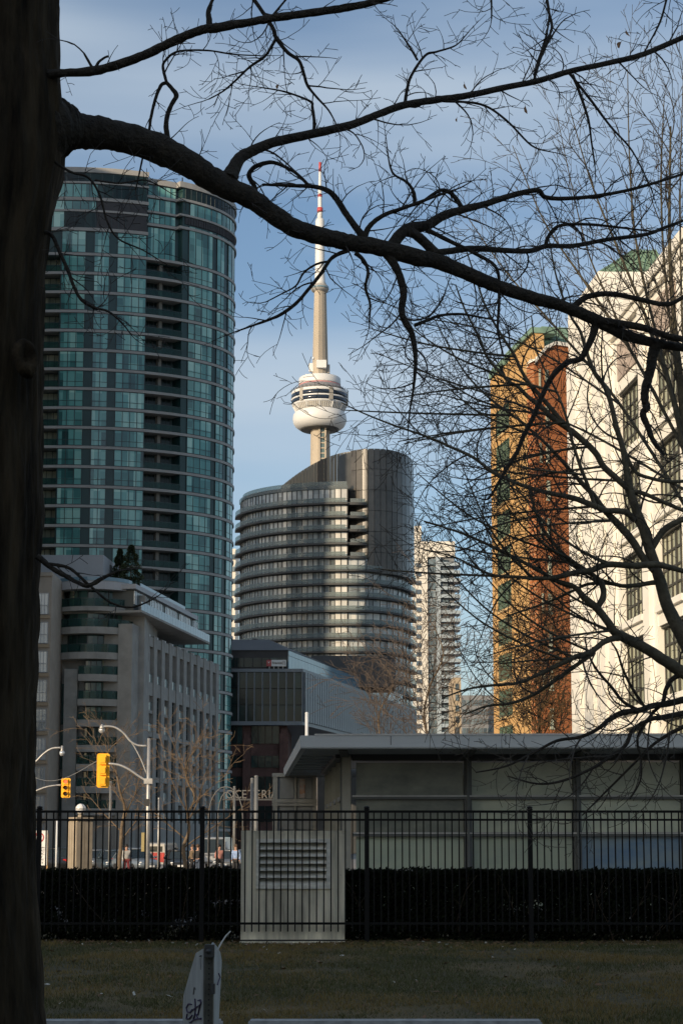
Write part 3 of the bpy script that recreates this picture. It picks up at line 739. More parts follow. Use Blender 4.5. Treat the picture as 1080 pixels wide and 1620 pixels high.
# ------------------------------------------------------------------ communications tower
def comm_tower():
    D = 1330.0; ax = 505.5
    base = at(ax, 700, D); root = thing('communications_tower', (base.x, D, 0), 0, 'slender concrete communications tower with round white pod and tall antenna', 'tower')
    Z = lambda y: zat(y, D)
    def rr(px, y): return px * mpp((base.x, D, Z(y)))
    def hexy(r0, r1, z0, z1, m, name, twist=R(22)):
        mb = MB(); n = 6; c = []
        for (r, z) in ((r0, z0), (r1, z1)):
            for k in range(12):
                an = twist + 2 * math.pi * k / 12; q = r * (1.0 if k % 4 in (0, 3) else 0.88)
                c.append((q * math.cos(an), q * math.sin(an), z))
        mb.v = c
        for k in range(12): j = (k + 1) % 12; mb.f.append((k, j, 12 + j, 12 + k)); mb.m.append(0)
        mb.f.append(tuple(range(12, 24))); mb.m.append(0)
        return mb.build(name, m, root)
    hexy(rr(24, 1200), rr(16.2, 680), 0, Z(672), M['cn_conc'], 'shaft')
    # glazed lift strips on the lower shaft
    for dx, w in ((4.5, 3.4),):
        mb = MB(); x0, x1 = rr(dx - w, 700), rr(dx + w, 700)
        y = -rr(16.5, 700)
        mb.box(x0, x1, y - .2, y + 3, Z(1100), Z(680)); o = mb.build('lift_glazing', M['lift_glass'], root)
        mb = MB()
        for k in range(60): z = Z(680) - 4.2 * k; mb.box(x0, x1, y - .7, y, z - .5, z + .5)
        mb.build('lift_frame', M['cn_conc'], root)
        for s in (x0 - 1.4, x1): mb = MB(); mb.box(s, s + 1.4, y - 1.6, y + 3, Z(1100), Z(680)); mb.build('lift_frame', M['cn_conc'], root)
    hexy(rr(13.8, 600), rr(10.2, 460), Z(602), Z(458), M['cn_conc'], 'upper_shaft')
    def ring(name, m, prof, n=56, mats=None):
        mb = MB(); mb.lathe([(rr(p, y), Z(y)) for p, y in prof], n, 0, mats=mats); return mb.build(name, m, root, smooth=True)
    sx = lambda o: o
    ring('radome', M['white_metal'], [(16, 681), (26, 680.5), (33, 679), (38.5, 675), (41.5, 670), (42.6, 664), (41.8, 658), (39, 653.5), (34, 651)])
    ring('pod_underside', M['slab_dark'], [(15, 682), (30, 680.8), (31, 679.5), (15, 677)])
    ring('open_deck', M['stone_grey_b'], [(35, 653), (38.5, 650), (41, 645), (42, 643)])
    mb = MB()
    for k in range(72):
        an = 2 * math.pi * k / 72; w = .7 if k % 6 else 1.6
        mb.tube([(rr(37.5, 650) * math.cos(an), rr(37.5, 650) * math.sin(an), Z(651.5)), (rr(42, 645) * math.cos(an), rr(42, 645) * math.sin(an), Z(643))], w * .5, 4)
    mb.build('deck_grille', M['white_metal'], root)
    ring('deck_ring', M['white_metal'], [(40, 645), (42.8, 643.8), (44.0, 641.6), (42, 641)])
    ring('window_band', M['pod_glass'], [(42, 642), (44.2, 641), (45.0, 635.8), (42, 635.4)])
    ring('deck_ring', M['white_metal'], [(42, 636.6), (45.1, 635.8), (45.4, 633.6), (43, 633)])
    ring('window_band', M['pod_glass'], [(43, 634), (45.2, 633.7), (45.2, 627.0), (43, 626.6)])
    ring('deck_ring', M['white_metal'], [(43, 627.6), (45.2, 627.2), (44.6, 622.6), (42.5, 621.6)])
    for an in (-2.25, -1.15, -0.2, 1.3, 2.6):
        mb = MB(); mb.box(rr(43, 632), rr(45.4, 632), -1.6, 1.6, Z(642), Z(623)); o = mb.build('window_pier', M['stone_grey_b'], root); o.rotation_euler.z = an
    ring('pod_roof', M['roof_grey'], [(44.2, 622), (40, 618), (35, 613.5), (33, 612)])
    ring('red_band', M['red_band'], [(32.7, 615.5), (32.7, 610.2)])
    ring('roof_drum', M['white_metal'], [(33, 610.4), (33.2, 609), (33, 600), (31.5, 598.8), (14, 598.5)])
    mb = MB(); mb.lathe([(rr(44.5, 621), Z(620.5)), (rr(44.8, 621), Z(620.2))], 40, cap=False)
    for k in range(40):
        an = 2 * math.pi * k / 40; r = rr(44.5, 620); mb.tube([(r * math.cos(an), r * math.sin(an), Z(622)), (r * 1.02 * math.cos(an), r * 1.02 * math.sin(an), Z(618.5))], .22, 3)
    mb.build('edge_rail', M['dark_metal'], root)
    def boxpart(name, x0, x1, y0, y1, dep, m='white_metal', r=13):
        mb = MB(); mb.box(rr(x0, y0), rr(x1, y0), -rr(r, y0) - dep, -rr(r, y0) + 4, Z(y1), Z(y0)); mb.build(name, M[m], root)
    boxpart('equipment_box', -5, 10.5, 574, 586, 2.0)
    boxpart('equipment_box', -17, -10.5, 576, 589, -6.5)
    boxpart('equipment_box', 12, 16, 578, 591, -9, 'slab_pale')
    for (x, y) in ((-10, 569), (-21, 596)):
        mb = MB(); mb.sphere((rr(x, y), -rr(9, y), Z(y)), rr(2, y), 12); mb.build('dish', M['white_metal'], root, smooth=True)
    ring('upper_pod', M['slab_pale'], [(9, 463), (13, 460.5), (14.4, 457.5), (14.2, 454.5), (12, 452), (8, 450)], 28)
    ring('upper_pod_windows', M['cyan_glass'], [(14.5, 458), (14.4, 455.5)], 28)
    ring('antenna_base', M['white_metal'], [(11.5, 452), (8.6, 446), (7.6, 430), (7.4, 390), (7.2, 350), (6.2, 347)], 20)
    ring('antenna', M['white_metal'], [(4.3, 350), (4.2, 335), (3.4, 333), (3.2, 300), (2.6, 298), (2.2, 272)], 12)
    for y0, y1, p in ((336, 329, 4.6), (312, 308, 3.6), (300, 297, 3.6), (272, 257, 2.1)):
        ring('antenna_band', M['red_paint'], [(p, y0), (p, y1)], 12)
M['lift_glass'] = mat('lift_glass', (0.10, 0.15, 0.15), 0.2)
M['pod_glass'] = mat('pod_glass', (0.015, 0.025, 0.045), 0.12)
M['stone_grey_b'] = mat('deck_grey', (0.34, 0.32, 0.28), 0.7)
M['roof_grey'] = mat('pod_roof_grey', (0.20, 0.20, 0.21), 0.7)
M['red_band'] = mat('faded_red_band', (0.55, 0.26, 0.27), 0.6)
comm_tower()

# ------------------------------------------------------------------ distant towers between the drum tower and the brick block
def far_tower(name, label, px0, px1, ytop, D, m, wall2=None, capy=None, side=None, slabs=True, bay=None):
    p0, p1 = at(px0, 1000, D), at(px1, 1000, D); w = p1.x - p0.x
    root = thing(name, (p0.x, D, 0), 0, label, 'tower')
    zt = zat(ytop, D)
    b = MB(); b.box(0, w, 0, 22, 0, zt); b.build('wall', M[m], root)
    return root, w, zt, D
M['far_white'] = mat('far_white_panel', (0.66, 0.63, 0.56), 0.6, var=0.05, scale=0.1)
M['far_glass'] = glass('far_glass', [(0.35, (0.05, 0.07, 0.085)), (0.55, (0.12, 0.16, 0.18)), (0.75, (0.30, 0.34, 0.36))], rough=0.12)
M['far_grey'] = mat('far_grey', (0.20, 0.21, 0.22), 0.6, var=0.1, scale=0.1)
M['far_blue'] = mat('far_blue', (0.08, 0.12, 0.16), 0.4)
def white_towers():
    r, w, zt, D = far_tower('slab_tower', 'narrow white slab tower with blue side windows right of the drum tower', 656, 667, 832, 640, 'far_white')
    me = None
    z = zt - 16; k = 0
    while z > 20:
        b = MB(); b.box(.5, w - .3, -.5, 0, 0, 1.6)
        if me is None: me = b.build('window', M['far_blue'], r, loc=(0, 0, z)).data
        else: link('window', me, r, (0, 0, z))
        z -= 3.4
    r, w, zt, D = far_tower('glass_tower', 'pale glass tower with white crown and stacked side balconies', 668, 719, 858, 690, 'far_grey')
    zc = zat(882, D)
    b = MB(); b.box(-.6, w + .3, -1.2, 0, zc, zt + .2); b.build('crown', M['far_white'], r)
    b = MB(); b.box(-.6, w * .16, -1.5, 0, 0, zc); b.build('pilaster', M['far_white'], r)
    b = MB(); b.box(w * .42, w * .56, -1.8, 0, 0, zc); b.build('pilaster', M['far_pale_blue'], r)
    me = me2 = me3 = None; z = zc - 3.3
    while z > 25:
        b = MB(); b.box(w * .17, w * .41, -.8, 0, 0, 2.5)
        if me is None: me = b.build('window', M['far_glass'], r, loc=(0, 0, z)).data
        else: link('window', me, r, (0, 0, z))
        b = MB(); b.box(w * .57, w * .8, -.6, 0, 0, 2.3)
        if me3 is None: me3 = b.build('window', M['far_glass'], r, loc=(0, 0, z)).data
        else: link('window', me3, r, (0, 0, z))
        b = MB(); b.box(w * .57, w + 2.2, -2.6, 6, -.5, -.1); b.box(w * .57, w + 2.2, -2.6, -2.5, -.1, .9)
        if me2 is None: me2 = b.build('balcony', M['far_pale_blue'], r, loc=(0, 0, z)).data
        else: link('balcony', me2, r, (0, 0, z))
        z -= 3.3
    r, w, zt, D = far_tower('stone_tower', 'slim sunlit stone tower low beside the glass tower', 715, 728, 1072, 560, 'far_tan')
    for k in range(12):
        b = MB(); b.box(w * .3, w * .7, -.3, 0, 0, 2); b.build('window', M['far_glass'], r, loc=(0, 0, zt - 4 - 3.6 * k))
    r, w, zt, D = far_tower('office_slab', 'low grey gridded office slab far behind the bare trees', 729, 800, 1100, 600, 'far_grey')
    me = None
    for i in range(12):
        for k in range(11):
            b = MB(); b.box(0, w / 11 - .35, -.2, .1, 0, 1.9)
            if me is None: me = b.build('window', M['far_glass'], r, loc=(w / 11 * k + .2, 0, zt - 3.6 - 3.3 * i)).data
            else: link('window', me, r, (w / 11 * k + .2, 0, zt - 3.6 - 3.3 * i))
    r, w, zt, D = far_tower('slab_tower', 'sunlit pale tower glimpsed between the teal tower and the oval tower', 352, 372, 868, 620, 'far_white')
    for k in range(14): b = MB(); b.box(w * .4, w, -.4, 0, 0, 1.8); b.build('window', M['far_glass'], r, loc=(0, 0, zt - 4 - 4.5 * k))
M['far_pale_blue'] = mat('far_pale_blue', (0.34, 0.40, 0.44), 0.4)
M['far_tan'] = mat('far_tan', (0.40, 0.32, 0.22), 0.8)
white_towers()

# ------------------------------------------------------------------ tan and red brick block
def brick_mat(name, c1, c2, mortar, sx):
    m = bpy.data.materials.new(name); m.use_nodes = True; t = m.node_tree; b = t.nodes['Principled BSDF']; b.inputs['Roughness'].default_value = 0.9
    tx = t.nodes.new('ShaderNodeTexCoord'); sp = t.nodes.new('ShaderNodeSeparateXYZ'); cb = t.nodes.new('ShaderNodeCombineXYZ')
    br = t.nodes.new('ShaderNodeTexBrick'); br.inputs['Color1'].default_value = (*c1, 1); br.inputs['Color2'].default_value = (*c2, 1); br.inputs['Mortar'].default_value = (*mortar, 1)
    br.inputs['Scale'].default_value = sx; br.inputs['Mortar Size'].default_value = 0.02; br.inputs['Bias'].default_value = 0.0
    nz_ = t.nodes.new('ShaderNodeTexNoise'); nz_.inputs['Scale'].default_value = 0.35; nz_.inputs['Detail'].default_value = 5
    mxx = t.nodes.new('ShaderNodeMix'); mxx.data_type = 'RGBA'; mxx.blend_type = 'MULTIPLY'; mxx.inputs[0].default_value = 0.22
    rr_ = t.nodes.new('ShaderNodeMapRange'); rr_.inputs[3].default_value = 0.55; rr_.inputs[4].default_value = 1.35
    t.links.new(tx.outputs['Object'], sp.inputs[0]); t.links.new(sp.outputs[0], cb.inputs[0]); t.links.new(sp.outputs[2], cb.inputs[1])
    t.links.new(cb.outputs[0], br.inputs['Vector']); t.links.new(tx.outputs['Object'], nz_.inputs['Vector']); t.links.new(nz_.outputs[0], rr_.inputs[0])
    t.links.new(br.outputs[0], mxx.inputs[6]); t.links.new(rr_.outputs[0], mxx.inputs[7]); t.links.new(mxx.outputs[2], b.inputs['Base Color'])
    return m
M['red_brick'] = brick_mat('red_brick', (0.40, 0.135, 0.04), (0.30, 0.09, 0.028), (0.36, 0.17, 0.08), 1.4)
M['tan_brick'] = brick_mat('tan_brick_courses', (0.55, 0.335, 0.13), (0.50, 0.30, 0.115), (0.55, 0.36, 0.17), 1.4)
def brick_block():
    A = at(778, 900, 155.0); B = at(849.5, 900, 141.0); C = at(960, 900, 144.0)
    root = thing('brick_block', (B.x, B.y, 0), 0, 'tan and red brick apartment block with green copper roof trim', 'building')
    dx, dy = B.x - A.x, B.y - A.y; Lf = math.hypot(dx, dy); an = math.atan2(dy, dx)
    off = Vector((A.x - B.x, A.y - B.y, 0)); ca, sa = math.cos(an), math.sin(an)
    def F(x, y, z): return off + Vector((x * ca - y * sa, x * sa + y * ca, z))
    RM = Matrix.Translation(off) @ Matrix.Rotation(an, 4, 'Z')
    def part(name, m, x0, x1, y0, y1, z0, z1):
        b = MB(); b.box(x0, x1, y0, y1, z0, z1); o = b.build(name, m, root, loc=off); o.rotation_euler.z = an; return o
    zt1, zt2 = zat(588, 152), zat(548, 145)
    xw0, xw1 = Lf * .12, Lf * .44                      # window strip
    part('wall', M['tan_brick'], 0, xw0, 0, 1, 0, zt1); part('wall', M['tan_brick'], xw1, Lf - .12, 0, .9, 0, zt2)
    part('wall', M['tan_brick'], xw0, xw1, .35, 1, 0, zt1); part('core', M['tan_brick'], .02, Lf - 1.6, .9, 14, 0, zt1 - .05)
    floors = [(642, 706), (708, 758), (762, 806), (820, 865), (870, 905), (920, 962), (972, 1022), (1027, 1075), (1085, 1130), (1147, 1190), (1205, 1250), (1262, 1310)]
    y = 640.0
    me = None; ms = None
    zz = zat(640, 150); p = (zat(640, 150) - zat(1147, 150)) / 9.0
    for k in range(12):
        z1 = zz - p * k; z0 = z1 - p * .74
        b = MB(); ww = xw1 - xw0 - .3; hh = z1 - z0
        b.box(0, ww, .12, .3, 0, hh, 0)
        for q in range(5): b.box(ww * q / 4 - .06, ww * q / 4 + .06, .02, .2, 0, hh, 1)
        for q in (0, .3, .65, 1): b.box(0, ww, .04, .2, hh * q - .05, hh * q + .05, 1)
        if me is None: o = b.build('window', [M['green_glass'], M['frame_green']], root, loc=F(xw0 + .15, 0, z0)); me = o.data
        else: o = link('window', me, root, F(xw0 + .15, 0, z0))
        o.rotation_euler.z = an
        b = MB(); b.box(0, ww + .2, -.12, .34, -.25, -.02)
        if ms is None: o = b.build('window_sill', M['tan_sill'], root, loc=F(xw0 + .05, 0, z0)); ms = o.data
        else: o = link('window_sill', ms, root, F(xw0 + .05, 0, z0))
        o.rotation_euler.z = an
        part('spandrel', M['tan_brick'], xw0, xw1, .02, .4, z0 - p * .26 + .0, z0 - .26)
    part('spandrel', M['tan_brick'], xw0, xw1, .0, .4, zz + .02, zt1)
    # red brick return wall facing the street
    cx, cyy = C.x - B.x, C.y - B.y
    Lr = math.hypot(cx, cyy); ar = math.atan2(cyy, cx)
    b = MB(); zr0, zr1, zr2 = zat(577, 141), zat(556, 142), zat(547, 142)
    poly = [(0, 0), (.25 * Lr * .5, 0), (.2 * Lr, 0), (Lr * .33, 0), (Lr, 0)]
    prof = [(0, zr0), (Lr * .09, zr0 + (zr1 - zr0) * .55), (Lr * .17, zr1), (Lr * .3, zr2), (Lr, zr2)]
    b.v = [(x, 0, 0) for x, z in prof] + [(x, 0, z) for x, z in prof] + [(x, 1.2, 0) for x, z in prof] + [(x, 1.2, z) for x, z in prof]
    n = 5
    for k in range(n - 1):
        b.f += [(k, k+1, n+k+1, n+k), (2*n+k+1, 2*n+k, 3*n+k, 3*n+k+1), (n+k, n+k+1, 3*n+k+1, 3*n+k)]
    b.f += [(0, n, 3*n, 2*n)]; b.m = [0] * len(b.f)
    o = b.build('wall', M['red_brick'], root, loc=(-.06, -.16, 0)); o.rotation_euler.z = ar
    b = MB()
    for k in range(n - 1):
        (xa, za), (xb, zb) = prof[k], prof[k + 1]
        b.face([(xa, -.15, za), (xb, -.15, zb), (xb, 1.3, zb), (xa, 1.3, za)]); b.face([(xa, -.15, za - .02), (xb, -.15, zb - .02), (xb, -.15, zb + .3), (xa, -.15, za + .3)])
        b.face([(xa, -.15, za + .3), (xb, -.15, zb + .3), (xb, 1.3, zb + .3), (xa, 1.3, za + .3)])
    o = b.build('coping', M['white_stone'], root, loc=(-.06, -.16, 0)); o.rotation_euler.z = ar
    me = None
    for k in range(13):
        for (px, w) in ((868, .3), (856, .16)):
            if px == 856 and k % 2: continue
            z = zat(600, 142) - p * (k + .3)
            if z < 3: continue
            q = at(px, 900, 141.6)
            b = MB(); b.box(-w / 2, w / 2, -.06, .1, 0, p * .5); b.box(-w / 2 - .06, w / 2 + .06, -.09, .05, -.12, 0)
            o = b.build('slit_window', M['pale_glass'], root, loc=(q.x - B.x, (q.x - B.x) * cyy / cx - .17, z)); o.rotation_euler.z = ar
    # copper roof pieces
    part('copper_cap', M['copper'], Lf * .02, Lf * .36, -.2, 14, zt1 + .02, zt1 + .7)
    part('copper_roof', M['copper'], Lf * .45, Lf - 1.7, 1.2, 12, zt1, zat(533, 146))
    part('copper_cap', M['copper'], Lf * .40, Lf * 1.0, -.25, 2, zt2 + .02, zt2 + .5)
    part('copper_screen', M['copper'], Lf - 1.6, Lf - 1.3, .92, 5, zr0 - 4, zat(541, 143))
M['frame_green'] = mat('frame_green', (0.10, 0.14, 0.10), 0.6)
M['tan_sill'] = mat('tan_sill', (0.56, 0.40, 0.20), 0.85)
brick_block()

# ------------------------------------------------------------------ white stone loft building at the right
def white_block():
    A = at(904, 900, 92.0); B = at(1080, 900, 71.0)
    dx, dy = B.x - A.x, B.y - A.y; an = math.atan2(dy, dx); L0 = math.hypot(dx, dy); Lf = L0 + 6.6
    root = thing('loft_building', (A.x, A.y, 0), an, 'white stone loft building with tall gridded windows and green copper roof', 'building')
    def col(px, y=1100):                               # facade position under a photo column
        lo, hi = 0.0, Lf
        for _ in range(40):
            m = (lo + hi) / 2; p = (A.x + dx / L0 * m, A.y + dy / L0 * m, zat(y, A.y + dy / L0 * m))
            if proj(p)[0] < px: lo = m
            else: hi = m
        return lo
    def Y(x): return A.y + dy / L0 * x
    zt = zat(428, Y(col(1050, 430))); zpy = zat(436, Y(col(940, 436))); xpy = col(948, 600)
    w1 = (col(984), col(1021)); w2 = (col(1042), col(1082)); gap = w2[0] - w1[0]; ww = w1[1] - w1[0]; ww2 = ww
    cols = [w1[0], w2[0]]
    zr = zat(1101, Y(w2[0] + 1)); zh = zat(995, Y(w2[0])) - zr
    p = zat(953, Y(w2[0] + 2)) - zat(1102, Y(w2[0] + 2))
    levels = [zr - p, zr, zr + p, zr + 2 * p, zr + 3 * p, zr + 4 * p]
    levels = [z for z in levels if z > 0.5 and z + zh < zt - 1]
    bk = 0.55                                          # window reveal
    b = MB(); b.box(0, Lf, bk, 18, 0, zt - .02); b.build('wall', M['white_stone'], root)
    # corner pylon with flutes
    e = w1[0] - .55
    b = MB(); b.box(0, e, 0, bk + .1, 0, zt + .3); b.box(0, xpy, .01, 5, zt, zpy); b.build('corner_pylon', M['white_stone'], root)
    nf = 7
    for k in range(nf):
        x = e * (k + .5) / nf; wd = e / nf * (.62 if k % 3 else .85)
        b = MB(); b.box(x - wd / 2, x + wd / 2, -.16 - .1 * (k % 2), .05, 0, zt + (.6 if k % 2 else 1.0)); b.build('pilaster', M['white_stone'], root)
    for c in cols:                                     # piers between the window columns
        x0, x1 = c + ww + .25, c + gap - .25
        b = MB(); b.box(x0 - .27, x1 + .27, 0, bk + .05, 0, zt); b.build('pier', M['white_stone'], root)
        b = MB(); b.box(x0 + (x1 - x0) * .2, x1 - (x1 - x0) * .2, -.22, .03, 0, zt - .6); b.build('pilaster', M['white_stone'], root)
    b = MB(); b.box(e - .02, w1[0], .03, bk + .05, 0, zt - .03); b.build('pier', M['white_stone'], root)
    me = ml = msl = ms = None; nx, nz_ = 6, 4
    for c in cols:
        prev = 0.0
        for i, z in enumerate(levels):
            b = MB(); b.box(0, ww, .05, bk + .05, 0, (z - prev) - .02)
            b2 = b.build('spandrel', M['white_stone'], root, loc=(c, 0, prev + .01))
            b = MB(); b.box(.02, ww - .02, -.14, .5, -.32, -.03)
            if msl is None: msl = b.build('window_sill', M['white_stone'], root, loc=(c, 0, z)).data
            else: link('window_sill', msl, root, (c, 0, z))
            b = MB()
            for q in range(nx + 1): b.box(ww * q / nx - (.09 if q in (0, 3, nx) else .035), ww * q / nx + (.09 if q in (0, 3, nx) else .035), .28, .4, 0, zh)
            for q in range(nz_ + 1): b.box(0, ww, .29, .39, zh * q / nz_ - .05, zh * q / nz_ + .05)
            b.box(-.02, ww + .02, .15, .45, zh, zh + .12)
            if ms is None: wo = b.build('window', M['frame_black'], root, loc=(c, 0, z)); ms = wo.data
            else: wo = link('window', ms, root, (c, 0, z))
            for q in range(nx):
                for r_ in range(nz_):
                    if me is None:
                        g = MB(); g.box(.04, ww / nx - .04, .36, .42, .05, zh / nz_ - .05); go = g.build('pane', M['pale_glass'], wo, loc=(ww * q / nx, 0, zh * r_ / nz_)); me = go.data
                    else: link('pane', me, wo, (ww * q / nx, 0, zh * r_ / nz_))
            prev = z + zh + .1
        b = MB(); b.box(0, ww, .05, bk + .05, 0, zt - prev - .04); b.build('spandrel', M['white_stone'], root, loc=(c, 0, prev))
        b = MB(); b.box(.3, ww - .3, -.03, .08, 0.6, min(2.4, zt - prev - .3)); b.build('relief_panel', M['stone_grey'], root, loc=(c, 0, prev))
    b = MB(); b.box(e, Lf, -.35, bk, zt, zt + .5); b.box(e, Lf, -.2, bk, zt - .4, zt - .01); b.build('cornice', M['white_stone'], root)
    # green copper hip roof behind the parapet, and the taller wing beyond
    RMi = Matrix.Rotation(-an, 4, 'Z')
    def wl(px, py, D): q = at(px, py, D); v = RMi @ Vector((q.x - A.x, q.y - A.y, 0)); return (v.x, v.y, q.z)
    q0, q1, q2, q3 = wl(950, 430, 87), wl(1054, 430, 87), wl(1054, 430, 92), wl(944, 430, 92)
    b = MB(); b.prism([q0[:2], q1[:2], q2[:2], q3[:2]], zt - 4, q0[2]); b.build('attic_wall', M['white_stone'], root)
    t0, t1 = wl(1000, 396, 89), wl(1036, 396, 89)
    b = MB(); b.v = [q0, q1, q2, q3, t0, t1]; b.f = [(3, 2, 1, 0), (0, 1, 5, 4), (1, 2, 5), (2, 3, 4, 5), (3, 0, 4)]; b.m = [0] * 5; b.build('copper_roof', M['copper_b'], root)
    for k in range(9):
        f = k / 8; q = MB(); q.tube([Vector(q0).lerp(Vector(q1), f) + Vector((0, 0, .03)), Vector(t0).lerp(Vector(t1), f) + Vector((0, 0, .03))], .05, 4); q.build('roof_seam', M['copper_b'], root)
    b = MB(); b.box(col(1064, 400), Lf, 1.2, 14, zt - 1, zt + 2.4); b.build('attic_wing', M['white_stone'], root)
M['frame_black'] = mat('steel_window_frame', (0.05, 0.048, 0.04), 0.6)
M['copper_b'] = mat('copper_bright_green', (0.16, 0.25, 0.17), 0.7, var=0.2, scale=0.7)
white_block()

# ------------------------------------------------------------------ glass pavilion with louvred canopy
def frosted(name, c1, c2, blue=None):
    m = mat(name, c1, 0.28, col2=c2, scale=0.3, contrast=(0.38, 0.62), stretch=(1, 1, 1.6), objvar=0.12, bump=0.02, bscale=8); return m
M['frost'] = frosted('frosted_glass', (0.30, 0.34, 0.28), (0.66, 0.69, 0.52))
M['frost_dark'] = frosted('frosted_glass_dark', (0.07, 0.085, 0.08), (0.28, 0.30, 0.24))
M['frost_low'] = frosted('frosted_glass_low', (0.27, 0.32, 0.26), (0.38, 0.42, 0.31))
M['frost_blue'] = frosted('frosted_glass_blue', (0.07, 0.16, 0.29), (0.28, 0.33, 0.29))
def pavilion():
    D = 38.0; p0 = at(545, 1340, D)
    root = thing('pavilion', (p0.x, D, 0), R(-1.2), 'low frosted glass pavilion with wide grey slatted canopy behind the fence', 'pavilion')
    px = lambda x: at(x, 1340, D).x - p0.x
    Z = lambda y: zat(y, D)
    # corner column and mullions
    zt = Z(1199)
    for x0, x1, yy0, yy1 in ((541, 555, -.12, .35),):
        b = MB(); b.box(px(x0), px(x1), yy0, yy1, 0, Z(1195)); b.build('corner_column', M['post_pale'], root)
    xs = [557, 740, 912, 1082, 1254]
    zrows = [Z(1203), Z(1261.5), Z(1320), Z(1379), Z(1440)]
    for x in xs[1:]:
        b = MB(); b.box(px(x - 6), px(x + 6), -.1, .12, 0, zt); b.box(px(x - 2), px(x + 2), -.2, -.1, 0, zt); b.build('mullion', M['mullion'], root)
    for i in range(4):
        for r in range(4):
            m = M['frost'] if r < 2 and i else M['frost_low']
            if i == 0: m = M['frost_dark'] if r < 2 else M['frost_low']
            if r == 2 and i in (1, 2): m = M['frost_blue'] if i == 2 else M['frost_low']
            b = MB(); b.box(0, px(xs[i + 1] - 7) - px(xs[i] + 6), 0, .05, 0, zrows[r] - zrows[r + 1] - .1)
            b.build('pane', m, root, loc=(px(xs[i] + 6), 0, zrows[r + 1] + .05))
    for r in range(1, 5):
        b = MB(); b.box(px(557), px(1260), -.14, .1, zrows[r] - .045, zrows[r] + .045); b.build('transom', M['mullion'], root)
        b = MB(); b.box(px(557), px(1260), -.17, -.14, zrows[r] + .01, zrows[r] + .04); b.build('transom_trim', M['galv'], root)
    b = MB(); b.box(px(557), px(1260), -.1, .2, zrows[0], zt + .12); b.build('head_beam', M['dark_metal'], root)
    b = MB(); b.box(px(545), px(1260), -.15, .3, 0, .12); b.build('base', M['conc'], root)
    # interior: back wall and floor so that the glass does not stand before nothing
    b = MB(); b.box(.3, px(1260), 9.0, 9.2, 0, zt); b.box(px(1258), px(1260), .3, 9, 0, zt); b.build('back_wall', M['conc'], root)
    # side wall going back
    n = 4; sd = 2.2; sl = Vector((-.07, 1, 0)).normalized()
    for k in range(n + 1):
        q = sl * (sd * k); b = MB(); b.box(q.x - .1, q.x + .14, q.y, q.y + .22, 0, zt); b.build('mullion', M['post_pale'] if k else M['mullion'], root)
        if k < n:
            for r in range(4):
                b = MB(); a0 = q + sl * .24; a1 = q + sl * (sd - .02)
                b.prism([(a0.x, a0.y), (a1.x, a1.y), (a1.x + .05, a1.y), (a0.x + .05, a0.y)], zrows[r + 1] + .06, zrows[r] - .06); b.build('pane', M['frost_low'], root)
                b = MB(); b.prism([(a0.x - .06, a0.y), (a1.x - .06, a1.y), (a1.x + .08, a1.y), (a0.x + .08, a0.y)], zrows[r + 1] - .05, zrows[r + 1] + .05); b.build('transom', M['mullion'], root)
    # canopy
    Df = D - 2.2
    fz1, fz0 = zat(1163.5, Df), zat(1184, Df)
    xl = at(478, 1175, Df).x - p0.x; xr = px(1262)
    back = at(434, 1212, 51.0); bx, by = back.x - p0.x, 51.0 - D
    b = MB(); b.box(xl, xr, Df - D, Df - D + .12, fz0, fz1); b.box(xl, xr, Df - D - .02, Df - D, fz0 + .02, fz0 + .06); b.build('fascia', M['canopy'], root)
    yy = Df - D
    x_ = xl + 1.9
    while x_ < xr:
        b = MB(); b.box(x_ - .008, x_ + .008, yy - .004, yy + .004, fz0 + .07, fz1 - .01); b.build('fascia_joint', M['dark_metal'], root)
        for zz in (fz0 + .1, fz1 - .06):
            for e_ in (-.06, .06): b = MB(); b.box(x_ + e_ - .012, x_ + e_ + .012, yy - .006, yy + .002, zz - .012, zz + .012); b.build('fascia_rivet', M['galv'], root)
        x_ += 2.4
    b = MB(); b.box(xl + .3, xr, yy - .015, yy + .02, fz1, fz1 + .035); b.build('roof_flashing', M['galv'], root)
    b = MB(); b.prism([(xl, yy + .13), (xl + .12, yy + .13), (bx + .12, by), (bx, by)], fz0, fz1); b.build('fascia', M['canopy'], root)
    b = MB(); b.prism([(bx + .13, by - .1), (xr, by - .1), (xr, by), (bx + .13, by)], fz0, fz1); b.build('fascia', M['canopy'], root)
    b = MB(); b.prism([(xl + 1.1, .4), (xr, .4), (xr, by - .2), (bx + 1.4, by - .2)], fz0 + .3, fz1 - .03); b.build('roof_deck', M['canopy'], root)
    b = MB(); b.prism([(px(575), yy + 1.2), (xr, yy + 1.2), (xr, by - 1), (px(560), by - 1)], fz1 - .02, fz1 + .09); b.build('roof_ridge', M['canopy'], root)
    b = MB(); b.prism([(xl + .14, yy + .14), (xr, yy + .14), (xr, .38), (-.1, .38), (bx + 1.4, by - .25), (bx + .16, by - .25)], fz0 + .22, fz0 + .27); b.build('soffit', M['dark_metal'], root)
    ns = 5
    for k in range(ns):                                # front louvre slats
        y = yy + .22 + (-.1 - yy - .25) * k / (ns - 1); z = fz0 + .05
        sh = (bx - xl) * (y - yy) / (by - yy)
        b = MB(); b.box(xl + sh + .14, xr, y, y + .06, z - .06, z + .05); o = b.build('slat', M['slat'], root)
    for k in range(10):                                # side louvre slats
        y = .5 + (by - .9) * k / 9; sh = (bx - xl) * (y - yy) / (by - yy)
        b = MB(); b.box(xl + sh + .14, xl + sh + 1.35, y, y + .1, fz0 - .0, fz0 + .045); b.build('slat', M['slat'], root)
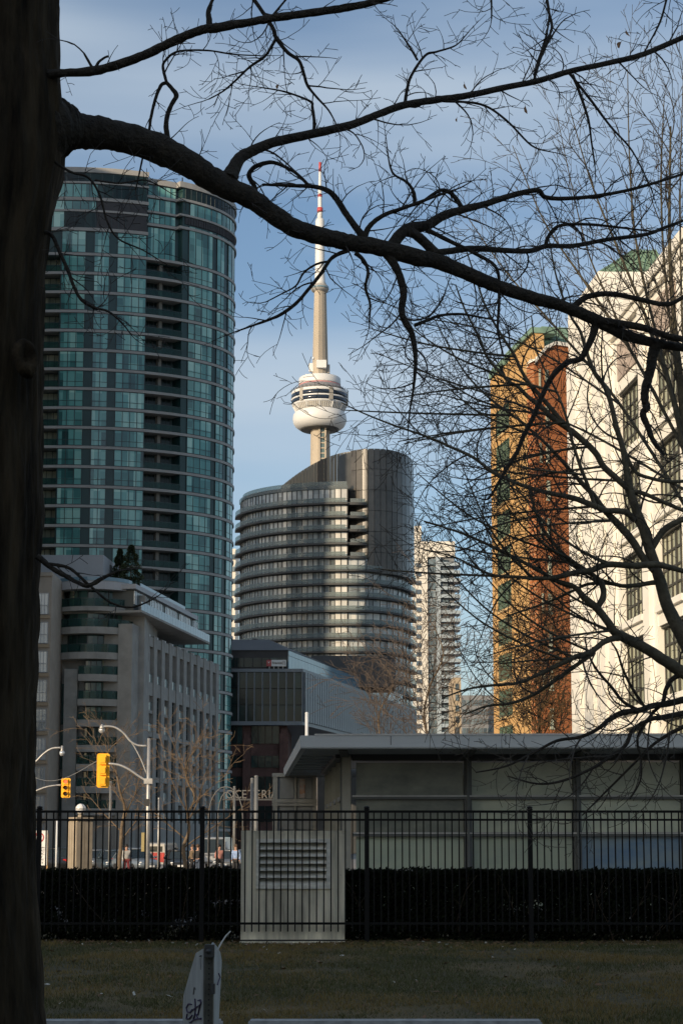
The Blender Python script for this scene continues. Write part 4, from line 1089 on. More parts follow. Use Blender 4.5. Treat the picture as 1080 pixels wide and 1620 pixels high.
    for x in (545, 740, 912, 1082):                    # cantilever brackets
        b = MB(); x_ = px(x); b.v = [(x_ - .09, .2, zt), (x_ + .09, .2, zt), (x_ + .09, yy + .3, fz0 - .03), (x_ - .09, yy + .3, fz0 - .03), (x_ - .09, .2, fz0 + .03), (x_ + .09, .2, fz0 + .03), (x_ + .09, yy + .3, fz0 + .0), (x_ - .09, yy + .3, fz0)]
        b.f = [(0,1,2,3),(7,6,5,4),(4,5,1,0),(5,6,2,1),(6,7,3,2),(7,4,0,3)]; b.m = [0]*6; b.build('bracket', M['dark_metal'], root)
    b = MB(); b.prism([(-.2, .1), (.2, .1), (sl.x * 9 + .2, 9), (sl.x * 9 - .2, 9)], zt, zt + .28); b.build('head_beam', M['dark_metal'], root)
M['post_pale'] = mat('post_pale_grey', (0.27, 0.265, 0.225), 0.6, var=0.15, scale=1.5)
pavilion()
def kiosk():
    D = 50.0; p0 = at(431, 1340, D); p1 = at(500, 1340, D); zt = zat(1223, D)
    r = thing('glass_kiosk', (p0.x, D, 0), 0, 'small pale metal kiosk with grey glass panels under the canopy corner', 'kiosk')
    w = p1.x - p0.x
    b = MB(); b.box(.03, w, .1, 2.6, 0, zt - .05); b.build('core', M['metal_grey'], r)
    for (x0, x1) in ((0, .14), (w * .5, w * .5 + .05), (w - .1, w)): b = MB(); b.box(x0, x1, 0, .14, 0, zt); b.build('post', M['post_pale'], r)
    for (y0, y1) in ((1223, 1229), (1264, 1270), (1271, 1275)): b = MB(); b.box(-.02, w + .02, -.02, .12, zat(y1, D), zat(y0, D)); b.build('band', M['post_pale'], r)
    for (y0, y1) in ((1230, 1263), (1276, 1312), (1316, 1360)):
        b = MB(); b.box(.2, w * .5 - .02, .04, .1, zat(y1, D), zat(y0, D)); b.build('pane', M['kiosk_glass'], r)
        b = MB(); b.box(w * .5 + .07, w - .12, .04, .1, zat(y1, D), zat(y0, D)); b.build('pane', M['kiosk_glass'], r)
    b = MB(); b.box(w * .62, w * .74, .02, .04, zat(1262, D), zat(1232, D)); b.build('poster', M['poster'], r)
    b = MB(); b.lathe([(.3, 0), (.3, .12), (.24, .2)], 14); b.build('roof_vent', M['white_metal'], r, loc=(w * .55, .8, zt))
M['kiosk_glass'] = mat('kiosk_glass', (0.17, 0.18, 0.175), 0.2, var=0.2, scale=1.2)
M['poster'] = mat('orange_poster', (0.34, 0.17, 0.09), 0.7, col2=(0.30, 0.27, 0.24), scale=3, contrast=(0.45, 0.55))
kiosk()

# ------------------------------------------------------------------ iron fence
FD = 25.5
def fence():
    r = thing('iron_fence', (0, FD, 0), 0, 'black iron picket fence running across the lawn before the hedge', 'fence')
    X = lambda px: at(px, 1340, FD).x
    Z = lambda py: zat(py, FD)
    posts = [-196, 62, 320, 580, 838, 1096]
    b = MB(); b.box(-.034, .034, -.034, .034, 0.05, Z(1281)); b.box(-.042, .042, -.042, .042, Z(1281), Z(1279.5))
    b.lathe([(.03, Z(1279.5)), (.045, Z(1278)), (.04, Z(1276)), (.012, Z(1275))], 8); pm = None
    for px in posts:
        if pm is None: pm = b.build('post', M['iron'], r, loc=(X(px), 0, 0)).data
        else: link('post', pm, r, (X(px), 0, 0))
    k = MB(); k.box(-.0095, .0095, -.0095, .0095, Z(1474), Z(1285)); km = None
    for i in range(len(posts) - 1):
        for (y, th) in ((1284, .018), (1297, .015), (1461, .017)):
            b = MB(); b.box(X(posts[i]) + .03, X(posts[i + 1]) - .03, -.014, .014, Z(y) - th, Z(y) + th); b.build('rail', M['iron'], r)
        n = 23
        for j in range(1, n):
            px = posts[i] + (posts[i + 1] - posts[i]) * j / n
            loc = (X(px), rng.uniform(-.002, .002), rng.uniform(-.003, .003))
            if km is None: km = k.build('picket', M['iron'], r, loc=loc).data
            else: link('picket', km, r, loc)
fence()

# ------------------------------------------------------------------ concrete vent block
def vent_block():
    Df = 25.62
    X = lambda px: at(px, 1400, Df).x
    Z = lambda py: zat(py, Df)
    x0, x1, zt = X(381), X(545), Z(1314)
    gz = lawn_z(0, Df) - .08
    r = thing('vent_block', ((x0 + x1) / 2, Df, 0), 0, 'weathered concrete vent block with white louvre set between the hedges', 'vent block')
    hw = (x1 - x0) / 2; cx = (x0 + x1) / 2
    a, b_ = X(405) - cx, X(522) - cx; zl0, zl1 = Z(1406), Z(1327)
    for nm, args in (('wall', (-hw, a, 0, 1.5, gz, zt)), ('wall', (b_, hw, 0, 1.5, gz, zt)), ('wall', (a, b_, .004, 1.5, gz, zl0)), ('wall', (a, b_, .004, 1.5, zl1, zt - .003)), ('wall', (a, b_, .35, 1.5, zl0, zl1))):
        b = MB(); b.box(*args); o = b.build(nm, M['conc_warm'], r)
    b = MB(); b.box(-hw - .01, hw + .01, -.06, 0, gz, Z(1489)); b.build('plinth', M['conc_warm'], r)
    b = MB(); b.box(-hw, hw, -.003, .02, Z(1489), Z(1486.5)); b.build('joint', M['black'], r)
    fw = .055
    for args in ((a, a + fw, zl0, zl1), (b_ - fw, b_, zl0, zl1)):
        b = MB(); b.box(args[0], args[1], -.03, .2, args[2], args[3]); b.build('louvre_frame', M['louvre'], r)
    for (z0, z1) in ((zl0, zl0 + fw), (zl1 - fw, zl1)):
        b = MB(); b.box(a + fw, b_ - fw, -.028, .2, z0, z1); b.build('louvre_frame', M['louvre'], r)
    b = MB(); b.box(a + fw, b_ - fw, .25, .3, zl0, zl1); b.build('louvre_back', M['black'], r)
    n = 6; bl = MB(); h = (zl1 - zl0 - 2 * fw) / n
    w0, w1 = a + fw + .002, b_ - fw - .002
    bl.v = [(w0, -.02, 0), (w1, -.02, 0), (w1, .16, h * .92), (w0, .16, h * .92), (w0, -.02, h * .12), (w1, -.02, h * .12), (w1, .16, h * 1.0), (w0, .16, h * 1.0), ]
    bl.f = [(3,2,1,0),(4,5,6,7),(0,1,5,4),(1,2,6,5),(2,3,7,6),(3,0,4,7)]; bl.m = [0] * 6; me = None
    for k in range(n):
        if me is None: me = bl.build('louvre_blade', M['louvre'], r, loc=(0, 0, zl0 + fw + h * k)).data
        else: link('louvre_blade', me, r, (0, 0, zl0 + fw + h * k))
M['louvre'] = mat('louvre_white', (0.72, 0.70, 0.62), 0.6, var=0.2, scale=4, stretch=(1, 1, 3))
vent_block()

# ------------------------------------------------------------------ clipped hedge, in two lengths
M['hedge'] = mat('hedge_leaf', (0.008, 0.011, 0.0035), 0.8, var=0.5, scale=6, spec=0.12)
M['hedge_stem'] = mat('hedge_stem', (0.06, 0.042, 0.028), 0.9, var=0.3)
def hedge(pxa, pxb, label, seed):
    rg = random.Random(seed); D0, D1 = 26.0, 27.1
    xa, xb = at(pxa, 1400, D0).x, at(pxb, 1400, D0).x; zt = zat(1380, D0)
    r = thing('hedge', ((xa + xb) / 2, 26.5, 0), 0, label, 'hedge')
    cx = (xa + xb) / 2; mb = MB(); W_ = xb - xa
    n = int(13000 * W_)
    for _ in range(n):
        x = rg.uniform(xa, xb); y = rg.uniform(D0, D1)
        if rg.random() < .6: y = D0 + abs(rg.gauss(0, .16))
        z = .2 + (zt - .2) * rg.random() ** .9
        if rg.random() < .22: z = zt - abs(rg.gauss(0, .05))
        z += .05 * noise.noise((x * 1.3, y, 3)) + .02 * noise.noise((x * 5, y, 7)) + (abs(rg.gauss(0, .02)) if z > zt - .1 else 0)
        y += .06 * noise.noise((x * 2.1, z * 2, 5))
        dens = noise.noise((x * 2.2, z * 3.0 + seed, y * 1.5))
        if z < zt - .4 and dens < -.42: continue
        if z < .3 and rg.random() < .3: continue
        s = rg.uniform(.018, .034)
        d = Vector((rg.gauss(0, 1), rg.gauss(0, 1), rg.gauss(0, .9))).normalized(); u = d.orthogonal().normalized(); v = d.cross(u)
        c = Vector((x - cx, y - 26.5, z))
        mb.face([c - u * s * 1.3, c + v * s * .6, c + u * s * 1.3, c - v * s * .6])
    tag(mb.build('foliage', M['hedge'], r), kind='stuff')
    st = MB()
    for k in range(int(W_ * 34)):
        x = rg.uniform(xa, xb) - cx; y = rg.uniform(-.4, .5); p = [Vector((x, y, .02))]; d = Vector((rg.gauss(0, .25), rg.gauss(0, .25), 1))
        for q in range(5): p.append(p[-1] + d * .19 * (zt - .05) / .95); d += Vector((rg.gauss(0, .25), rg.gauss(0, .2), 0))
        for q in p: q.z = min(q.z, zt - .02)
        st.tube(p, [.013, .011, .009, .007, .005, .003], 4)
        for q in range(3):
            a = p[1 + q]; e = a + Vector((rg.gauss(0, .14), rg.gauss(0, .12), rg.uniform(.05, .25))); st.tube([a, (a + e) / 2 + Vector((0, 0, .02)), e], [.006, .004, .002], 3)
    tag(st.build('stems', M['hedge_stem'], r), kind='stuff')
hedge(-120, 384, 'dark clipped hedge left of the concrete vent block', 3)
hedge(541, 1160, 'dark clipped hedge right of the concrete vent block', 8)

# ------------------------------------------------------------------ grass and litter
def grass():
    rg = random.Random(21); mb = MB()
    for _ in range(150000):
        y = 13.2 + 12.9 * rg.random() ** 1.15; hw = .215 * y + .4; x = rg.uniform(-hw, hw)
        k = noise.noise((x * .7, y * .7, 1)) + .5 * noise.noise((x * 2.3, y * 2.3, 4))
        if y > 25.2 and rg.random() < .75: continue
        if k < -.25 and rg.random() < .7: continue
        h = rg.uniform(.02, .05) * (1 + .5 * k); an = rg.uniform(0, 6.283); w = rg.uniform(.003, .0055)
        lx, ly = rg.gauss(0, .022), rg.gauss(0, .022); z = lawn_z(x, y)
        cx, cy = math.cos(an) * w, math.sin(an) * w
        m = 1 if (noise.noise((x * .4 + 5, y * .55, 9)) * 1.5 + .5 * noise.noise((x * 1.7, y * 1.7, 2)) + rg.gauss(0, .3)) > .1 else 0
        mb.face([(x - cx, y - cy, z - .004), (x + cx, y + cy, z - .004), (x + lx, y + ly, z + h)], m)
    o = mb.build('grass', [mat('grass_green', (0.058, 0.062, 0.012), 0.8), mat('grass_straw', (0.165, 0.115, 0.03), 0.85)])
    tag(o, 'short patchy olive and straw coloured winter grass', 'grass', kind='stuff')
    lt = MB()
    for _ in range(1700):
        x = rg.uniform(-5.5, 5.5); y = 25.3 + rg.gauss(0, .45) if rg.random() < .6 else rg.uniform(14, 26); z = lawn_z(x, y) + rg.uniform(.005, .02); s = rg.uniform(.015, .05)
        u = Vector((rg.gauss(0, 1), rg.gauss(0, 1), rg.gauss(0, .3))).normalized() * s; v = Vector((-u.y, u.x, rg.gauss(0, .012))) * .6; c = Vector((x, y, z))
        lt.face([c - u, c - v * .8, c + u, c + v], 1 if rg.random() < .08 else 0)
    o = lt.build('leaf_litter', [mat('litter', (0.15, 0.085, 0.045), 0.9), mat('litter_pale', (0.5, 0.48, 0.42), 0.8)])
    tag(o, 'scattered dead leaves and scraps along the foot of the hedge', 'litter', kind='stuff')
grass()

# pale kerb stones along the near edge of the lawn
def kerb_stone(px0, px1, label):
    D = 14.9; x0, x1 = at(px0, 1616, D).x, at(px1, 1616, D).x; z = zat(1615.5, D)
    mb = MB(); w = x1 - x0; e = .03
    mb.prism([(0, e), (e, 0), (w - e, 0), (w, e), (w, .22), (0, .22)], 0, z - .02); mb.prism([(.015, e), (e + .01, .015), (w - e - .01, .015), (w - .015, e), (w - .015, .205), (.015, .205)], z - .02, z)
    o = mb.build('kerb_stone', M['kerbstone'], loc=(x0, D, 0)); tag(o, label, 'kerb', 'pale kerb stones along the lawn')
M['kerbstone'] = mat('kerb_concrete', (0.27, 0.28, 0.28), 0.85, var=0.25, scale=9)
kerb_stone(20, 350, 'pale concrete kerb stone at the bottom edge left of the leaning sign post')
kerb_stone(392, 858, 'long pale concrete kerb stone at the bottom edge right of the leaning sign post')

# ------------------------------------------------------------------ sign post seen edge-on in the foreground
def near_sign():
    D = 7.0; S = lambda px, py, d=D: at(px, py, d)
    base = S(330, 1620); r = thing('sign_post', (base.x, D, 0), 0, 'battered perforated steel post with two graffitied sign plates seen edge-on', 'sign')
    def lp(px, py, d): q = S(px, py, d); return Vector((q.x - base.x, q.y - D, q.z))
    # U-channel post
    zt = S(332, 1496).z; z0 = 0.0; xc0 = S(324, 1560).x - base.x; w = .038
    b = MB(); xa, xb = S(324.5, 1560).x - base.x, S(337, 1560).x - base.x
    b.box(xa, xb, 0, .006, z0, zt); b.box(xa - .004, xa, -.02, .006, z0, zt); b.box(xb, xb + .004, -.02, .006, z0, zt); b.build('post', M['post_steel'], r)
    hm = MB(); hm.lathe([(.0042, 0), (.0042, .003)], 8); hme = None
    k = 0; z = zt - .03
    while z > .2:
        if hme is None: o = hm.build('post_hole', M['black'], r, loc=((xa + xb) / 2, -.0005, z)); hme = o.data
        else: o = link('post_hole', hme, r, ((xa + xb) / 2, -.0005, z))
        o.rotation_euler.x = math.pi / 2; z -= .0205
    b = MB(); b.box(xa, xb + .006, -.03, 0, zt - .045, zt + .005); b.sphere(((xa + xb) / 2, -.032, zt - .02), .012, 8); b.build('bolt_cap', M['dark_metal'], r)
    b = MB(); b.box(xb - .006, xb + .01, -.035, .0, zt - .19, zt - .15); b.build('clamp', M['dark_metal'], r)
    b = MB(); b.box(xa + .012, xb + .002, -.03, -.002, zt - .45, zt - .31); b.build('rust_patch', M['rust'], r)
    # two plates, each with an outline of its own, receding from the post
    def plate(name, outline, m, th=.006):
        pts = [lp(*q) for q in outline]; n = len(pts); nrm = (pts[1] - pts[0]).cross(pts[2] - pts[0]).normalized() * th
        b = MB(); b.v = [tuple(p) for p in pts] + [tuple(p + nrm) for p in pts]
        b.f = [tuple(range(n)), tuple(range(2 * n - 1, n - 1, -1))] + [(k, n + k, n + (k + 1) % n, (k + 1) % n) for k in range(n)]; b.m = [0] * len(b.f)
        return b.build(name, m, r)
    def dl(px): return D + .004 + (323.5 - px) * .012      # left plate recedes
    L_ = [(323.5, 1501), (312, 1508), (300, 1548), (292.5, 1575), (291.5, 1600), (291.5, 1700), (323.5, 1700)]
    plate('sign_plate', [(x, y, dl(x)) for x, y in L_], M['plate'])
    def dr(px): return D + .02 + (px - 334) * .012
    R_ = [(338, 1491), (344, 1498), (349, 1507), (351, 1520), (350, 1545), (348, 1580), (346.5, 1615), (345, 1700), (335, 1700), (335, 1497)]
    plate('sign_plate', [(x, y, dr(x)) for x, y in R_], M['plate'])
    # graffiti strokes on the left plate
    def stroke(pts, w, m, dpt=dl):
        q = [lp(x, y, dpt(x) - .05) for x, y in pts]; b = MB(); b.tube(q, w, 5); b.build('graffiti_stroke', m, r)
    for pts in ([(303, 1589), (298, 1588), (295, 1594), (296, 1601), (301, 1602), (304, 1597)], [(296, 1604), (295, 1612), (300, 1611), (304, 1606)], [(308.5, 1580), (309, 1592), (308.5, 1604), (306, 1612)],
                [(313, 1583), (317, 1582), (318, 1586), (315, 1596), (313, 1606)], [(302, 1600), (310, 1594), (316, 1590)], [(300, 1618), (307, 1613), (318, 1611)], [(310, 1604), (313, 1612), (318, 1612)]):
        stroke(pts, .0032, M['graffiti'])
    for pts in ([(346, 1540), (348.5, 1546), (346, 1552), (344, 1558)],): stroke(pts, .003, M['graffiti'], dr)
    stroke([(306, 1573), (307.5, 1562), (309, 1565)], .0022, M['slab_dark']); stroke([(316, 1513), (318, 1512)], .003, M['slab_dark']); stroke([(317, 1516), (317.5, 1534)], .0012, M['slab_dark'])
    b = MB(); b.tube([lp(344, 1503, D + .1), lp(352, 1489, D + .1), lp(358, 1480, D + .1), lp(365, 1473, D + .1)], [.004, .0035, .003, .0025], 5); b.build('cable_tie', M['plate_w'], r)
M['post_steel'] = mat('post_steel', (0.10, 0.10, 0.085), 0.7, 0.3, var=0.3, scale=20)
M['rust'] = mat('rust', (0.14, 0.06, 0.03), 0.9, var=0.4, scale=30)
M['plate'] = mat('sign_plate_grey', (0.27, 0.29, 0.295), 0.6, var=0.2, scale=14, stretch=(1, 1, .3))
M['plate_w'] = mat('tie_white', (0.5, 0.5, 0.48), 0.5)
M['graffiti'] = mat('graffiti_purple', (0.035, 0.022, 0.075), 0.6)
near_sign()

# ------------------------------------------------------------------ street furniture beyond the fence
def pillar():
    D = 75.0; p = at(126, 1380, D)
    r = thing('gate_pillar', (p.x, D, -.045), R(38), 'fluted stone gate pillar with white globe lamp behind the fence', 'pillar')
    zt = zat(1293, D) + .045; h = .42
    b = MB(); b.box(-h * .85, h * .85, -h * .85, h * .85, .3, zt - .15); b.build('shaft', M['pillar'], r)
    for s in range(4):
        for k in range(4):
            b = MB(); x = -h * .7 + h * .467 * k; b.box(x - .09, x + .09, -h * .85 - .05, -h * .84, .32, zt - .2); o = b.build('flute', M['pillar'], r); o.rotation_euler.z = s * math.pi / 2
    b = MB(); b.box(-h * 1.1, h * 1.1, -h * 1.1, h * 1.1, 0, .3); b.build('plinth', M['pillar'], r)
    b = MB(); b.box(-h, h, -h, h, zt - .15, zt); b.lathe([(.12, zt), (.1, zt + .12)], 10); b.build('cap', M['pillar'], r)
    g = MB(); g.sphere((0, 0, zt + .36), .235, 20); g.build('globe', M['globe'], r, smooth=True)
    g = MB(); g.lathe([(.238, zt + .345), (.241, zt + .36), (.238, zt + .375)], 20, cap=False)
    for k in range(2): g.tube([(.24 * math.cos(t * .2618) * (1 if k else 0), .24 * math.cos(t * .2618) * (0 if k else 1), zt + .36 + .24 * math.sin(t * .2618)) for t in range(-6, 19)], .008, 4)
    g.build('globe_ring', M['dark_metal'], r)
M['pillar'] = mat('pillar_stone', (0.30, 0.25, 0.185), 0.85, var=0.15, scale=2)
M['globe'] = mat('globe_white', (0.75, 0.74, 0.72), 0.35)
pillar()

def signal_head(name, label, px0, px1, y0, y1, D, back, group=None):
    p = at((px0 + px1) / 2, y1, D); w = at(px1, y1, D).x - at(px0, y1, D).x; h = zat(y0, D) - zat(y1, D)
    r = thing(name, (p.x, D, p.z), 0, label, 'traffic light')
    b = MB(); c = .05
    pl = [(-w/2 + c, 0), (w/2 - c, 0), (w/2, c), (w/2, h - c), (w/2 - c, h), (-w/2 + c, h), (-w/2, h - c), (-w/2, c)]
    b.v = [(x, 0, z) for x, z in pl] + [(x, .04, z) for x, z in pl]; b.f = [tuple(range(8)), tuple(range(15, 7, -1))] + [(k, 8 + k, 8 + (k + 1) % 8, (k + 1) % 8) for k in range(8)]; b.m = [0] * 10
    b.build('backboard', M['yellow'], r)
    f = 1 if back else -1
    for k in range(3):
        z = h * (.19 + .31 * k); s = h * .145
        b = MB()
        y0_, y1_ = (-.12, -.001) if back else (-.08, -.001)
        b.box(-w * .27, w * .27, y0_, y1_, z - s * .95, z + s * .95); b.build('housing', M['yellow'], r)
        if not back:
            col = [M['lens_dark'], M['lens_dark'], M['lens_red']][k]
            q = MB(); q.lathe([(s * .72, 0), (s * .6, .03), (.001, .05)], 18); o = q.build('lens', col, r, loc=(0, -.085, z)); o.rotation_euler.x = math.pi / 2
            q = MB(); n = 16
            for a in range(n):
                a0, a1 = R(-20 + 220 * a / n), R(-20 + 220 * (a + 1) / n); rr_ = s * .8
                q.face([(rr_ * math.cos(a0), -.08, z + rr_ * math.sin(a0)), (rr_ * math.cos(a1), -.08, z + rr_ * math.sin(a1)), (rr_ * math.cos(a1), -.28, z + rr_ * math.sin(a1)), (rr_ * math.cos(a0), -.28, z + rr_ * math.sin(a0))])
            q.build('visor', M['yellow'], r)
        else:
            q = MB(); q.box(-w * .2, w * .2, -.15, -.121, z - s * .6, z + s * .6); q.build('housing_door', M['yellow'], r)
            q = MB(); q.box(w * .27, w * .3, -.1, -.05, z - .05, z + .05); q.build('hinge', M['dark_metal'], r)
    return r
M['lens_dark'] = mat('lens_dark', (0.05, 0.035, 0.03), 0.25)
M['lens_red'] = mat('lens_red', (0.6, 0.05, 0.02), 0.3, emit=((1.0, 0.12, 0.04), 1.6))
signal_head('traffic_light', 'large amber backboard of a traffic light seen from behind on its arm', 153, 173, 1192, 1246, 58, True)
signal_head('traffic_light', 'small yellow traffic light showing red beside the trunk', 97, 111.5, 1231, 1262, 96, False)

def lamp_pole(name, label, D, px, ytop, parts, cat='lamp post', base_r=.085, extra=None):
    p = at(px, 1380, D); r = thing(name, (p.x, D, -.045), 0, label, cat)
    b = MB(); b.tube([(0, 0, 0), (0, 0, zat(ytop, D) * .5), (0, 0, zat(ytop, D) + .045)], [base_r, base_r * .85, base_r * .62], 10); b.build('pole', M['galv'], r, smooth=True)
    for nm, pts, rad in parts:
        q = [at(x, y, D) - Vector((p.x, D, -.045)) for x, y in pts]
        b = MB(); b.tube(smooth_pts(q, 4), rad, 8); b.build(nm, M['galv'], r, smooth=True)
    return r, p
def smooth_pts(P, sub=4):
    out = []; n = len(P)
    for i in range(n - 1):
        a, b, c, d = P[max(i - 1, 0)], P[i], P[i + 1], P[min(i + 2, n - 1)]
        for k in range(sub):
            t = k / sub
            out.append(.5 * ((2 * b) + (c - a) * t + (2 * a - 5 * b + 4 * c - d) * t * t + (3 * b - a - 3 * c + d) * t ** 3))
    out.append(P[-1]); return out
r, p = lamp_pole('street_lamp', 'galvanised street lamp pole carrying a curved lamp arm and signal arm', 58, 233, 1168,
    [('lamp_arm', [(233, 1180), (218, 1179), (206, 1172), (196, 1160), (183, 1151), (170, 1149), (161, 1150)], .036), ('brace', [(232, 1224), (224, 1203), (212, 1180), (205, 1171)], .022),
     ('signal_arm', [(233, 1236), (220, 1228), (204, 1217), (188, 1210), (172, 1208)], .04)])
q = at(161.5, 1155, 58) - Vector((p.x, 58, -.045))
b = MB(); b.sphere((q.x, q.y, q.z), .11, 14, sz=1.05); b.build('lamp_globe', M['lamp_glass'] if 'lamp_glass' in M else mat('lamp_lens', (0.55, 0.54, 0.52), 0.15, 0.4), r, smooth=True)
b = MB(); b.lathe([(.03, q.z + .2), (.06, q.z + .14), (.115, q.z + .02)], 12, c=(q.x, q.y)); b.build('lamp_hood', M['galv'], r, smooth=True)
b = MB(); b.box(-.14, .14, -.12, .12, zat(1238, 58), zat(1232, 58) + .05); b.build('clamp', M['galv'], r)
b = MB(); b.box(-.12, .06, -.15, .15, zat(1272, 58), zat(1262, 58)); b.build('control_box', M['dark_metal'], r)
b = MB(); b.box(-.2, -.1, -.1, .1, zat(1345, 58), zat(1315, 58)); b.build('push_button_box', M['yellow_dull'] if 'yellow_dull' in M else mat('button_box', (0.35, 0.28, 0.12), 0.7), r)
r, p = lamp_pole('street_lamp', 'street lamp beside the trunk with a short arm and silver bulb', 96, 47, 1196,
    [('lamp_arm', [(47, 1214), (58, 1204), (70, 1192), (83, 1184), (97, 1183)], .055), ('signal_arm', [(47, 1256), (60, 1250), (74, 1245), (88, 1242.5), (97, 1242)], .05)])
q = at(98.5, 1191.5, 96) - Vector((p.x, 96, -.045))
b = MB(); b.sphere((q.x, q.y, q.z), .15, 12, sz=1.15); b.build('lamp_globe', mat('lamp_lens_b', (0.6, 0.62, 0.63), 0.1, 0.5), r, smooth=True)
b = MB(); b.lathe([(.06, q.z + .42), (.07, q.z + .2), (.13, q.z + .06)], 10, c=(q.x, q.y)); b.build('lamp_hood', M['galv'], r, smooth=True)
M['post_shaded'] = mat('post_shaded', (0.15, 0.155, 0.155), 0.6, 0.2)  # grey darkened so the colour carries the shade on the posts
def pole(px, y0, y1, D, rad, label, m='galv', name='utility_pole', cat='pole'):
    p = at(px, y1, D); z1 = zat(y0, D)
    o = thing(name, (p.x, D, -.045), 0, label, cat)
    b = MB(); b.tube([(0, 0, 0), (0, 0, z1)], [rad, rad * .85], 8); b.build('shaft', M[m], o, smooth=True)
    b = MB(); b.lathe([(rad * 1.6, 0), (rad * 1.5, .12), (rad, .16)], 10); b.build('base', M[m], o)
    b = MB(); b.lathe([(rad * .95, z1), (rad * .9, z1 + .03), (rad * .3, z1 + .06)], 8); b.build('cap', M[m], o); return o
pole(89, 1296, 1380, 80, .05, 'thin pale pole with a red tip beside the gate pillar', 'white_metal')
pole(174, 1236, 1340, 110, .11, 'plain grey pole behind the amber signal board', 'post_shaded')
pole(250, 1262, 1380, 88, .045, 'thin grey pole just right of the street lamp')
pole(398, 1231, 1380, 62, .07, 'left of two tall pale posts beside the concrete vent block', 'post_shaded')
pole(404.5, 1227, 1380, 66, .085, 'right of two tall pale posts beside the concrete vent block', 'post_shaded')
pole(370, 1244, 1380, 105, .09, 'grey post under the raised capital letters', 'post_shaded')
pole(485, 1127, 1200, 60, .065, 'short white vent pipe rising behind the canopy corner', 'white_metal')
pole(344, 1290, 1380, 100, .08, 'slim grey pole behind the white delivery van', 'post_shaded')
w0, w1 = at(47, 1226, 96), at(155, 1203, 58)
wr = thing('span_wire', w0, 0, 'thin grey wire slung between the two street lamps', 'wire'); b = MB()
b.tube([(w1 - w0) * (k / 10) + Vector((0, 0, -.5 * math.sin(math.pi * k / 10))) for k in range(11)], .012, 4); b.build('wire', M['galv'], wr)
def round_arch(px0, px1, ytop, D, label):
    a, b_ = at(px0, 1290, D), at(px1, 1290, D); zt = zat(ytop, D); o = thing('bike_shelter_hoop', (a.x, D, -.045), 0, label, 'hoop', 'pale hoops beside the posts')
    w = b_.x - a.x; pts = [(0, 0, 0), (0, 0, zat(1290, D))] + [(w / 2 - w / 2 * math.cos(math.pi * k / 10), 0, zat(1290, D) + (zt - zat(1290, D)) * math.sin(math.pi * k / 10)) for k in range(1, 10)] + [(w, 0, zat(1290, D)), (w, 0, 0)]
    m = MB(); m.tube(pts, .03, 6); m.build('hoop', M['rail_shaded2'], o, smooth=True)
M['rail_shaded2'] = mat('hoop_grey', (0.12, 0.12, 0.12), 0.6)
round_arch(330, 384, 1243, 92, 'tall pale steel hoop behind the fence near the letters'); round_arch(345, 372, 1252, 96, 'shorter pale steel hoop inside the tall one')

def turn_sign():
    D = 62.0; p0, p1 = at(44, 1340, D), at(75, 1340, D); z1, z0 = zat(1312, D), zat(1367, D)
    r = thing('road_sign', (p0.x, D, -.045), 0, 'white no-turn road sign with red circle half hidden by the trunk', 'sign'); w = p1.x - p0.x
    b = MB(); b.box(0, w, 0, .02, z0, z1); b.build('plate', M['white'], r)
    cx, cz, rr_ = at(62, 1323, D).x - p0.x, zat(1323, D), .19
    b = MB(); n = 24
    for k in range(n):
        a0, a1 = 2 * math.pi * k / n, 2 * math.pi * (k + 1) / n
        b.face([(cx + rr_ * math.cos(a0), -.006, cz + rr_ * math.sin(a0)), (cx + rr_ * math.cos(a1), -.006, cz + rr_ * math.sin(a1)), (cx + rr_ * .78 * math.cos(a1), -.006, cz + rr_ * .78 * math.sin(a1)), (cx + rr_ * .78 * math.cos(a0), -.006, cz + rr_ * .78 * math.sin(a0))])
    b.box(-rr_ * .9, rr_ * .9, -.012, -.007, -.02, .02, 0, Matrix.Translation((cx, 0, cz)) @ Matrix.Rotation(R(45), 4, 'Y')); b.build('red_circle', M['red_paint'], r)
    b = MB(); b.box(cx - .05, cx - .02, -.004, 0, cz - .12, cz + .06); b.box(cx - .05, cx + .06, -.0045, 0, cz + .03, cz + .06); b.face([(cx + .05, -.005, cz - .0), (cx + .12, -.005, cz + .045), (cx + .05, -.005, cz + .09)]); b.build('arrow', M['black'], r)
    for k, t in enumerate(('7 AM - 7 PM', 'AIRPORT', 'TRAFFIC', 'ONLY', 'EXCEPT', 'PERMIT')):
        text_mesh(t, .115 if k else .085, M['black'], r, (w * .56, -.004, zat(1340.5 + 4.9 * k, D)), name='lettering', align='CENTER', depth=.001)
    b = MB(); b.box(at(73, 1370, D).x - p0.x - .02, at(75.5, 1370, D).x - p0.x, .025, .08, 0, z1 - .1); b.build('post', M['stake'], r)
M['stake'] = mat('timber_stake', (0.45, 0.26, 0.10), 0.8)
turn_sign()

